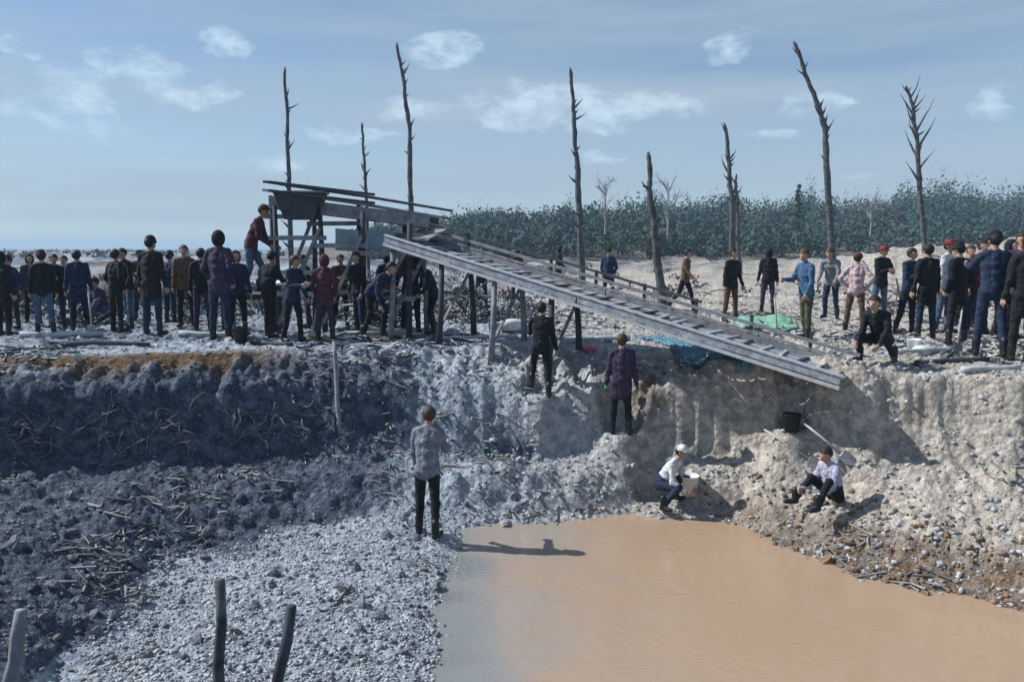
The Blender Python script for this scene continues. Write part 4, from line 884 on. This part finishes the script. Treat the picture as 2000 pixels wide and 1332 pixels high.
def vdir(fwd, out, s): # limb direction: straight down, swung forward (towards -y) and outward
    return Vector((s * math.sin(R(out)), -math.sin(R(fwd)) * math.cos(R(out)), -math.cos(R(fwd)) * math.cos(R(out))))
def skeleton(p):
    """p: pose dict -> list of capsules (a, b, ra, rb, region) and head frame; faces -y, height about 1.74"""
    lean = p.get('lean', 3); twist = p.get('twist', 0); T = Matrix.Rotation(R(lean), 3, 'X') @ Matrix.Rotation(R(twist), 3, 'Z')
    up = T @ Vector((0, 0, 1)); rt = T @ Vector((1, 0, 0)); fw = T @ Vector((0, -1, 0)); Lr = p.get('build', 1.0)
    caps = []; pel = Vector((0, 0, 0)); legs = []
    for s, k in ((1, 'l'), (-1, 'r')):
        f, o, kn = p.get('leg_' + k, (3 * s, 5, 5)); hip = pel + Vector((s * .09, 0, -.03)); d = vdir(f, o, s); knee = hip + d * .43; d2 = vdir(f - kn, o * .6, s); ank = knee + d2 * .42
        legs.append((s, hip, knee, ank, f - kn))
    zmin = min(l[3].z for l in legs) - .085
    if p.get('seat'): zmin = min(zmin, pel.z - .125)
    sh = Vector((0, 0, -zmin)); pel = pel + sh
    for (s, hip, knee, ank, sa) in legs:
        hip, knee, ank = hip + sh, knee + sh, ank + sh
        caps += [(hip, knee, .093 * Lr, .068, 'leg'), (knee, ank, .066, .052, 'leg')]
        toe_dir = Vector((s * .22, -1, 0)).normalized(); drop = max(0, ank.z - .085); td = toe_dir if drop < .05 else (toe_dir + Vector((0, 0, -.7))).normalized()
        heel = ank + Vector((0, .025, -.045)); caps += [(ank + Vector((0, 0, .13)), ank + Vector((0, 0, -.02)), .059, .055, 'boot'), (heel, heel + td * .10, .046, .045, 'boot'), (heel + td * .10, heel + td * .19, .045, .034, 'boot')]
    chest = pel + up * .34; shc = pel + up * .49; jl = p.get('coat', 0)
    for s in (1, -1):
        caps += [(pel + rt * (s * .062), pel + up * .16 + rt * (s * .06), .100 * Lr, .100 * Lr, 'top' if jl else 'leg'), (pel + up * .12 + rt * (s * .055), chest + rt * (s * .07), .100 * Lr, .108 * Lr, 'top'), (chest + rt * (s * .07), shc + rt * (s * .10) - up * .015, .108 * Lr, .070, 'top')]
        if jl: caps += [(pel + up * .12 + rt * (s * .05), pel - Vector((0, 0, jl)) + rt * (s * .07) + fw * .01, .108, .116, 'top'), (pel + up * .1, pel - Vector((0, 0, jl)), .118, .122, 'top')]
    caps += [(pel + up * .02, pel + up * .2, .118 * Lr, .118 * Lr, 'top' if jl else 'leg'), (pel + up * .14, chest, .120 * Lr, .126 * Lr, 'top'), (chest, shc - up * .02, .126 * Lr, .09, 'top')]
    for s in (1, -1): caps.append((shc + up * .02, shc + rt * (s * .155) - up * .025, .066, .062, 'top'))
    neck = shc + up * .06; hd = p.get('head', (0, 0)); HM = T @ Matrix.Rotation(R(hd[0]), 3, 'Z') @ Matrix.Rotation(R(hd[1] - lean * .55), 3, 'X')
    hc = neck + (T @ Matrix.Rotation(R(hd[1] * .4 - lean * .25), 3, 'X') @ Vector((0, -.014, .128)))
    caps.append((neck - up * .05, hc - HM @ Vector((0, -.01, .04)), .055, .052, 'skin'))
    for s, k in ((1, 'l'), (-1, 'r')):
        f, o, e, ins = p.get('arm_' + k, (4, 9, 14, 0)); a = shc + rt * (s * .175) - up * .03; d = T @ vdir(f, o, s); el = a + d * .29
        d2 = vdir(f + e, o - ins, s); d2 = T @ d2; wr = el + d2 * .255
        caps += [(a, el, .066 * Lr, .055, 'top'), (el, wr, .054, .042, p.get('sleeve', 'top'))]
        # hand: palm, four fingers, thumb from the side of the palm
        inner = (rt * -s); inner = (inner - d2 * inner.dot(d2)).normalized(); nrm = d2.cross(inner).normalized() * (1 if s > 0 else -1); across = nrm
        palm = wr + d2 * .085; caps += [(wr, palm + across * .022, .030, .026, 'hand'), (wr, palm - across * .022, .030, .026, 'hand')]
        for q, (w, l) in enumerate(((-.036, .066), (-.012, .08), (.012, .085), (.036, .075))):
            b = palm + across * w; c1 = b + (d2 * .8 + inner * .35).normalized() * l * .5; c2 = c1 + (d2 * .5 + inner * .8).normalized() * l * .5
            caps += [(b, c1, .0125, .011, 'hand'), (c1, c2, .011, .0095, 'hand')]
        tb = wr + d2 * .03 + across * .03; t1 = tb + (d2 * .6 + across * .8 + inner * .3).normalized() * .04; caps += [(tb, t1, .015, .013, 'hand'), (t1, t1 + (d2 + inner * .3).normalized() * .035, .013, .011, 'hand')]
    # head from overlapping rounds: skull, jaw, nose, ears
    H = lambda x, y, z: hc + HM @ Vector((x, y, z))
    caps += [(H(0, .012, .03), H(0, -.004, .02), .088, .086, 'skin'), (H(0, -.025, -.045), H(0, -.045, -.075), .058, .036, 'skin'), (H(0, -.05, 0), H(0, -.052, -.03), .052, .05, 'skin'), (H(0, -.098, .0), H(0, -.112, -.026), .011, .016, 'skin')]
    for s in (1, -1): caps.append((H(s * .083, .01, .01), H(s * .085, .012, -.02), .014, .012, 'skin'))
    return caps, hc, HM, (pel.copy(), jl)
REG = {'skin': 0, 'top': 1, 'leg': 2, 'boot': 3, 'fore': 4, 'hand': 5}
def capsule_mesh(mb, a, b, ra, rb, n=12):
    d = b - a; L_ = d.length
    if L_ < 1e-5: d = Vector((0, 0, 1)); L_ = 1e-4
    d = d.normalized(); x = d.orthogonal().normalized(); y = d.cross(x); vs = []; rings = []
    for k in range(4): t = (math.pi / 2) * (k / 3.0); rings.append((-math.cos(t) * ra, max(math.sin(t) * ra, .0015)))
    for k in range(4): t = (math.pi / 2) * (k / 3.0); rings.append((L_ + math.sin(t) * rb, max(math.cos(t) * rb, .0015)))
    for (h, r) in rings:
        for k in range(n): w = 2 * math.pi * k / n; vs.append(tuple(a + d * h + x * (r * math.cos(w)) + y * (r * math.sin(w))))
    m = len(rings)
    fs = [(i * n + k, i * n + (k + 1) % n, (i + 1) * n + (k + 1) % n, (i + 1) * n + k) for i in range(m - 1) for k in range(n)] + [tuple(range(n))[::-1], tuple((m - 1) * n + k for k in range(n))]
    mb.add(vs, fs)
POSES = {}
def stage_pose(key, p):
    caps, hc, HM, hem = skeleton(p); mb = MB()
    for (a, b, ra, rb, g) in caps: capsule_mesh(mb, a, b, ra, rb)
    me = mb.mesh('body'); o = bpy.data.objects.new('body_stage', me); COL.objects.link(o)
    md = o.modifiers.new('r', 'REMESH'); md.mode = 'VOXEL'; md.voxel_size = .0125; md.adaptivity = 0.0
    md = o.modifiers.new('s', 'SMOOTH'); md.factor = .5; md.iterations = 3
    POSES[key] = [o, caps, hc, HM, None, hem]
POSE_DEF = {
 'stand': dict(coat=.06, leg_l=(4, 5, 4), leg_r=(-3, 5, 4), arm_l=(6, 9, 18, 0), arm_r=(-2, 8, 12, 0)),
 'pockets': dict(coat=.12, build=1.08, leg_l=(2, 6, 3), leg_r=(0, 6, 3), arm_l=(-12, 16, 48, 26), arm_r=(-12, 16, 48, 26), head=(12, 4)),
 'coat': dict(coat=.24, build=1.12, leg_l=(2, 5, 3), leg_r=(0, 5, 3), arm_l=(2, 10, 12, 0), arm_r=(2, 10, 12, 0), head=(-10, 0)),
 'folded': dict(coat=.08, build=1.05, leg_l=(3, 4, 3), leg_r=(-5, 7, 8), arm_l=(22, 12, 85, 60), arm_r=(20, 12, 88, 62), head=(8, 6)),
 'walk': dict(coat=.05, lean=6, leg_l=(22, 3, 10), leg_r=(-18, 3, 22), arm_l=(-20, 8, 16, 0), arm_r=(24, 8, 30, 0), head=(0, 6)),
 'work': dict(coat=.05, lean=24, leg_l=(24, 8, 34), leg_r=(2, 8, 22), arm_l=(34, 10, 42, 10), arm_r=(28, 8, 52, 10), head=(0, 8)),
 'bend': dict(coat=.02, lean=52, leg_l=(28, 8, 40), leg_r=(10, 8, 34), arm_l=(50, 8, 20, 6), arm_r=(42, 8, 28, 6), head=(0, -10)),
 'crouch': dict(coat=0, lean=34, leg_l=(104, 16, 138), leg_r=(96, 18, 134), arm_l=(46, 8, 40, 14), arm_r=(40, 8, 52, 14), head=(0, -8)),
 'sit': dict(seat=1, coat=0, lean=18, leg_l=(134, 12, 98), leg_r=(130, 14, 92), arm_l=(38, 8, 48, 12), arm_r=(34, 8, 56, 12), head=(0, 12)),
 'climb': dict(coat=.06, lean=14, leg_l=(46, 8, 58), leg_r=(-6, 6, 10), arm_l=(52, 8, 40, 0), arm_r=(8, 12, 20, 0), head=(0, -4)),
 'hips': dict(coat=.04, sleeve='fore', leg_l=(3, 9, 3), leg_r=(-2, 8, 5), arm_l=(-14, 36, 34, 70), arm_r=(-14, 36, 34, 70), head=(-14, 4)),
 'lift': dict(coat=.05, leg_l=(6, 6, 6), leg_r=(-6, 6, 6), arm_l=(58, 10, 44, 10), arm_r=(46, 10, 62, 12), head=(6, 4)),
 'look': dict(coat=.07, lean=7, leg_l=(8, 5, 8), leg_r=(-6, 5, 6), arm_l=(10, 8, 26, 6), arm_r=(30, 10, 70, 22), head=(16, 14)),
}
for k_, p_ in POSE_DEF.items(): stage_pose(k_, p_)
dg = bpy.context.evaluated_depsgraph_get(); dg.update()
for k_, rec in POSES.items():
    o, caps, hc, HM, _, (pel_, jl_) = rec; ev = o.evaluated_get(dg); me = bpy.data.meshes.new_from_object(ev); me.name = 'person'
    n = len(me.vertices); co = np.empty(n * 3, np.float32); me.vertices.foreach_get('co', co); co = co.reshape(-1, 3)
    best = np.full(n, 9.0); reg = np.zeros(n, int)
    for (a, b, ra, rb, g) in caps:
        a_, b_ = np.array(a), np.array(b); ab = b_ - a_; t = np.clip(((co - a_) @ ab) / max(ab @ ab, 1e-9), 0, 1)
        d = np.linalg.norm(co - a_ - t[:, None] * ab, axis=1) - (ra + (rb - ra) * t); w = d < best; best[w] = d[w]; reg[w] = REG[g]
    if jl_: hemz = pel_.z - jl_ - .03 + .02 * np.sin(co[:, 0] * 23); reg[(reg == 2) & (co[:, 2] > hemz) & (np.hypot(co[:, 0], co[:, 1]) < .3)] = 1
    # loose cloth: shallow folds pushed along the normals
    nr = np.empty(n * 3, np.float32); me.vertices.foreach_get('normal', nr); nr = nr.reshape(-1, 3)
    fold = (fbm(co[:, 0] * 8 + 2, co[:, 1] * 8, co[:, 2] * 17, 4, .6) * .021) * np.isin(reg, (1, 2, 4)); co = co + nr * fold[:, None]
    me.vertices.foreach_set('co', co.astype(np.float32).ravel())
    np_ = len(me.polygons); fv = np.empty(len(me.loops), np.int32); me.loops.foreach_get('vertex_index', fv); ls = np.empty(np_, np.int32); me.polygons.foreach_get('loop_start', ls)
    me.materials.clear()
    for q in range(6): me.materials.append(M_skin)
    me.polygons.foreach_set('material_index', reg[fv[ls]].astype(np.int32)); me.polygons.foreach_set('use_smooth', np.ones(np_, bool)); me.update()
    rec[4] = me; bpy.data.objects.remove(o)
# headgear meshes in head space
def head_mesh(kind):
    mb = MB()
    if kind == 'hair': mb.ell((0, .020, .028), (.099, .108, .108), n=20, m=14, sq=lambda p: p if p.y > .0 else (Vector((p.x, p.y * .95, max(p.z, .045))) if abs(p.x) < .07 else Vector((p.x, max(p.y, -.03), max(p.z, -.02)))))
    elif kind == 'cap':
        mb.lathe([(.002, .142), (.05, .135), (.085, .11), (.101, .07), (.104, .045), (.099, .04)], 20); vs = []; n = 9
        for e in (.052, .044):
            for k in range(n): t = math.pi * (k / (n - 1)); vs.append((math.cos(t) * .09, -.055 - math.sin(t) * .115 * 1.0, e - .012 * math.sin(t)))
        mb.add(vs, [tuple(range(n)), tuple(range(n, 2 * n))[::-1]] + [(k, n + k, n + k + 1, k + 1) for k in range(n - 1)] + [(n - 1, 2 * n - 1, n, 0)])
    elif kind == 'beanie': mb.lathe([(.002, .165), (.045, .155), (.08, .125), (.099, .08), (.104, .05), (.110, .048), (.111, .02), (.102, .018)], 20)
    elif kind == 'hood': mb.ell((0, .026, .005), (.110, .115, .142), n=18, m=12, sq=lambda p: Vector((p.x, p.y if p.y > -.075 else -.075 - (p.y + .075) * .2, p.z)))
    elif kind == 'hat': mb.lathe([(.002, .15), (.06, .145), (.088, .12), (.1, .07), (.103, .05), (.165, .038), (.168, .03), (.1, .036)], 22)
    me = mb.mesh(kind, True)
    if kind == 'hair':
        for v_ in me.vertices: v_.co += v_.normal * (.010 * noise.noise(v_.co * 42) + .006 * noise.noise(v_.co * 95))
    return me
HEAD = {k_: head_mesh(k_) for k_ in ('hair', 'cap', 'beanie', 'hood', 'hat')}
NAMES = {'hair': 'hair', 'cap': 'cap', 'beanie': 'beanie', 'hood': 'hood', 'hat': 'hat'}
mb = MB(); mb.ell((0, 0, 0), (.011, .006, .007), n=8, m=6); EYE = mb.mesh('eye', True)
mb = MB(); mb.ell((0, 0, 0), (.024, .006, .006), n=8, m=6); LIP = mb.mesh('mouth', True)
HEADLESS = []
def person(u, v, vtop, rot, pose, top, leg, head, label, group, skin=0, headm=None, fore=None, pos=None, hmax=1.86, hmin=1.55, glove=0):
    me_, hc, HM = POSES[pose][4], POSES[pose][2], POSES[pose][3]
    p = hit(u, v) if pos is None else Vector(pos)
    o = bpy.data.objects.new('person', me_); COL.objects.link(o)
    tall = max(v_[2] for v_ in (hc + Vector((0, 0, .13)),)); want = (v - vtop) / F * math.hypot(p.y, ZC - p.z) if vtop else tall
    s = want / tall; full = 1.74 * s; s = min(max(full, hmin), hmax) / 1.74
    o.location = p; o.scale = (s * .97, s * .97, s); o.rotation_euler = (0, 0, R(rot))
    sk = M_skin2 if skin else M_skin
    for q, m in enumerate((sk, CL[top], CL[leg], M_boot, CL[fore] if fore else sk, CL['green'] if glove else sk)): o.material_slots[q].link = 'OBJECT'; o.material_slots[q].material = m
    kind, hm = head; h = bpy.data.objects.new(NAMES[kind], HEAD[kind]); COL.objects.link(h); h.parent = o; h.matrix_local = Matrix.Translation(hc) @ HM.to_4x4()
    if not h.data.materials: h.data.materials.append(M_hair)
    h.material_slots[0].link = 'OBJECT'; h.material_slots[0].material = hm
    if kind in ('cap', 'beanie', 'hat'):
        h2 = bpy.data.objects.new('hair', HEAD['hair']); COL.objects.link(h2); h2.parent = o; h2.matrix_local = Matrix.Translation(hc) @ HM.to_4x4() @ Matrix.Scale(.93, 4)
        if not h2.data.materials: h2.data.materials.append(M_hair)
        h2.material_slots[0].link = 'OBJECT'; h2.material_slots[0].material = M_hair
    for nm, me2, m, q in (('eye', EYE, M_eye, (.034, -.094, .012)), ('eye', EYE, M_eye, (-.034, -.094, .012)), ('mouth', LIP, M_lip, (0, -.098, -.058))):
        e = bpy.data.objects.new(nm, me2); COL.objects.link(e); e.parent = o; e.matrix_local = Matrix.Translation(hc) @ HM.to_4x4() @ Matrix.Translation(q)
        if not me2.materials: me2.materials.append(m)
    tag(o, label, 'person', group); return o
HB = ('hair', M_hair); HBr = ('hair', M_hairb)
def cap(c): return ('cap', CL[c])
def bean(c): return ('beanie', CL[c])
def hood(c): return ('hood', CL[c])
def hat(c): return ('hat', CL[c])
GL, GR, GP = 'people on the left rim', 'people on the right rim', 'people working in the pit'
person(28, 642, 515, -20, 'pockets', 'navy', 'black', bean('black'), 'person in navy and black beanie cut by the left edge of the picture', GL, hmin=1.5)
person(114, 642, 500, 20, 'folded', 'black', 'navy', HB, 'person with folded arms in black at the far left', GL, hmin=1.5)
person(206, 628, 508, -30, 'sit', 'purple', 'denim', HB, 'person in dark purple sitting behind the others on the far left', GL, hmin=1.5)
person(300, 655, 464, 170, 'coat', 'black', 'navy', bean('black'), 'person in a long black coat and beanie seen from behind on the left', GL)
person(366, 640, 480, 15, 'stand', 'brown', 'black', HBr, 'person in brown jacket facing the camera right of the long black coat', GL)
person(432, 664, 448, 165, 'pockets', 'purple', 'navy', hood('black'), 'broad person in dark purple jacket and black hood left of the tower', GL, hmax=1.95)
person(492, 572, 402, 95, 'work', 'maroon', 'denim', cap('maroon'), 'person in maroon working on the platform beside the hopper', GL, pos=PLAT[0])
person(574, 668, 500, 60, 'look', 'navy', 'black', HBr, 'person in navy in front of the tower posts', GL)
person(636, 666, 500, 175, 'pockets', 'maroon', 'purple', hood('maroon'), 'person in maroon hooded jacket seen from behind under the tower', GL)
person(702, 652, 500, -40, 'stand', 'black', 'navy', HB, 'person in black between the tower posts and the brush pile', GL)
person(804, 650, 478, 10, 'folded', 'purple', 'black', HB, 'person with folded arms in dark purple under the top of the ramp', GL)
person(1090, 580, 480, 80, 'walk', 'black', 'maroon', hood('black'), 'person in black walking behind the ramp', GR)
person(1426, 628, 487, 30, 'stand', 'black', 'rust', HB, 'person in black jacket and rusty trousers by the green net', GR)
person(1572, 664, 488, -70, 'look', 'blue', 'olive', HBr, 'person in blue jacket behind the foot of the ramp', GR)
person(1668, 650, 495, 150, 'hips', 'pink', 'brown', cap('red'), 'person in pale pink shirt and red cap with hands on hips', GR, fore='pink')
person(1722, 708, 576, -50, 'crouch', 'black', 'black', HB, 'person in black crouching at the rim edge on the right', GR)
person(1840, 650, 470, 40, 'stand', 'pale', 'denim', cap('red'), 'person in pale shirt and red cap with blue grey trousers on the right', GR)
person(1886, 640, 480, -15, 'folded', 'grey', 'black', HBr, 'person in grey with folded arms behind the tall navy one', GR)
person(1930, 694, 452, 165, 'lift', 'navy', 'navy', bean('black'), 'tall person in navy seen from behind near the right edge', GR, hmax=1.9)
person(1984, 684, 455, -40, 'pockets', 'purple', 'black', HB, 'person in dark purple cut by the right edge of the picture', GR, hmax=1.9)
person(66, 632, 505, 30, 'stand', 'purple', 'black', hood('black'), 'hooded person in dark purple behind the folded arms on the far left', GL, hmin=1.5)
person(158, 646, 490, 200, 'coat', 'navy', 'black', HB, 'person in a long navy coat seen from behind on the far left', GL, hmin=1.55)
person(254, 640, 486, -30, 'look', 'black', 'denim', HB, 'person in black left of the long black coat', GL)
person(334, 632, 492, 150, 'pockets', 'navy', 'navy', bean('navy'), 'person in navy beanie and jacket half hidden by the black coat', GL)
person(398, 648, 486, 195, 'stand', 'black', 'purple', HB, 'person in black seen from behind between the brown jacket and the hood', GL)
person(528, 660, 492, 150, 'look', 'black', 'black', cap('navy'), 'person in black with navy cap below the platform', GL)
person(668, 640, 500, 20, 'folded', 'brown', 'black', HB, 'person in dark brown with folded arms behind the maroon hood', GL)
person(758, 640, 495, 190, 'pockets', 'black', 'navy', hood('black'), 'hooded person in black by the brush pile', GL)
person(848, 652, 505, -60, 'work', 'navy', 'black', HB, 'person in navy bending by the ramp legs', GL)
person(1770, 650, 486, 25, 'folded', 'navy', 'black', HB, 'person in navy with folded arms behind the crouching person', GR)
person(1806, 660, 478, 190, 'coat', 'black', 'navy', HB, 'person in a long black coat seen from behind on the right', GR)
person(1960, 662, 470, 20, 'stand', 'black', 'black', hood('black'), 'hooded person in black behind the tall navy one', GR)
person(940, 600, 492, 30, 'look', 'black', 'navy', HB, 'person in black in the middle distance under the ramp', GR)
person(1010, 590, 488, 200, 'stand', 'maroon', 'black', HB, 'person in maroon in the middle distance behind the ramp', GR)
person(1188, 592, 486, -20, 'pockets', 'navy', 'black', bean('black'), 'person in navy and beanie behind the middle of the ramp', GR)
person(1336, 606, 488, 60, 'walk', 'brown', 'black', HB, 'person in brown walking right of the short thick trunk', GR)
person(1498, 612, 486, 170, 'stand', 'black', 'purple', hood('black'), 'hooded person in black seen from behind beyond the green net', GR)
person(1622, 622, 486, -40, 'work', 'grey', 'navy', HBr, 'person in grey bending beside the tallest trunk', GR)
person(1716, 626, 482, 20, 'folded', 'black', 'denim', cap('red'), 'person in black and red cap behind the crouching person', GR)
person(10, 655, 500, 160, 'coat', 'black', 'black', hood('black'), 'hooded person in a long black coat at the very left edge', GL)
person(90, 652, 494, 210, 'stand', 'black', 'denim', bean('maroon'), 'person in black with maroon beanie on the far left', GL)
person(134, 634, 500, -10, 'pockets', 'grey', 'black', HB, 'person in grey between the folded arms and the long navy coat', GL)
person(230, 648, 488, 150, 'pockets', 'black', 'black', HB, 'person in black seen from behind beside the sitting one', GL)
person(280, 630, 490, 20, 'folded', 'maroon', 'navy', cap('black'), 'person in maroon and black cap half hidden by the long black coat', GL)
person(466, 655, 492, 30, 'stand', 'navy', 'black', hood('navy'), 'hooded person in navy beside the broad purple jacket', GL)
person(602, 640, 498, -50, 'look', 'black', 'purple', HB, 'person in black behind the navy one at the tower posts', GL)
person(728, 660, 512, 60, 'bend', 'navy', 'black', HB, 'person in navy bending over the brush pile', GL)
person(1866, 672, 476, 200, 'pockets', 'black', 'black', bean('black'), 'person in black beanie seen from behind right of the red cap', GR)
person(1906, 652, 470, 10, 'stand', 'maroon', 'navy', HB, 'person in maroon behind the tall navy one near the right edge', GR)
person(1996, 706, 440, 170, 'coat', 'black', 'black', HB, 'tall person in a long black coat cut by the right edge', GR, hmax=1.9)
# in the pit
person(836, 1046, 800, 168, 'look', 'grey', 'black', HBr, 'person in grey shirt and black trousers standing at the water edge', GP, hmin=1.5)
person(1056, 772, 650, 175, 'climb', 'black', 'black', HB, 'person in black climbing the slope below the ramp', GP, hmin=1.5)
person(1212, 848, 662, 170, 'coat', 'purple', 'black', HBr, 'person in dark purple coat and green gloves standing on the slope below the ramp', GP, glove=1)
person(1630, 985, 878, -70, 'sit', 'lilac', 'black', HB, 'digger in lilac shirt sitting on the lower right slope', GP, hmin=1.5)
person(1290, 985, 915, 60, 'crouch', 'pale', 'navy', cap('white'), 'person in white cap crouching at the water right of centre', GP, hmin=1.5)

# ------------------------------------------------------------------ haze over the plain
hm = bpy.data.materials.new('haze'); hm.use_nodes = True; nt = hm.node_tree; nt.nodes.clear()
ho = nt.nodes.new('ShaderNodeOutputMaterial'); hv = nt.nodes.new('ShaderNodeVolumePrincipled'); hv.inputs['Color'].default_value = (.55, .78, .98, 1); hv.inputs['Density'].default_value = .0007; hv.inputs['Anisotropy'].default_value = .1
nt.links.new(hv.outputs[0], ho.inputs['Volume'])
mb = MB(); a_, b_ = Vector((-2600, -30, -3.6)), Vector((2600, 2560, 22))
mb.add([(x, y, z) for z in (a_.z, b_.z) for x, y in ((a_.x, a_.y), (b_.x, a_.y), (b_.x, b_.y), (a_.x, b_.y))], [(3, 2, 1, 0), (4, 5, 6, 7), (0, 1, 5, 4), (1, 2, 6, 5), (2, 3, 7, 6), (3, 0, 4, 7)])
o = mb.build('haze', hm); o['kind'] = 'stuff'; o['label'] = 'thin bluish haze over the plain'; o['category'] = 'haze'
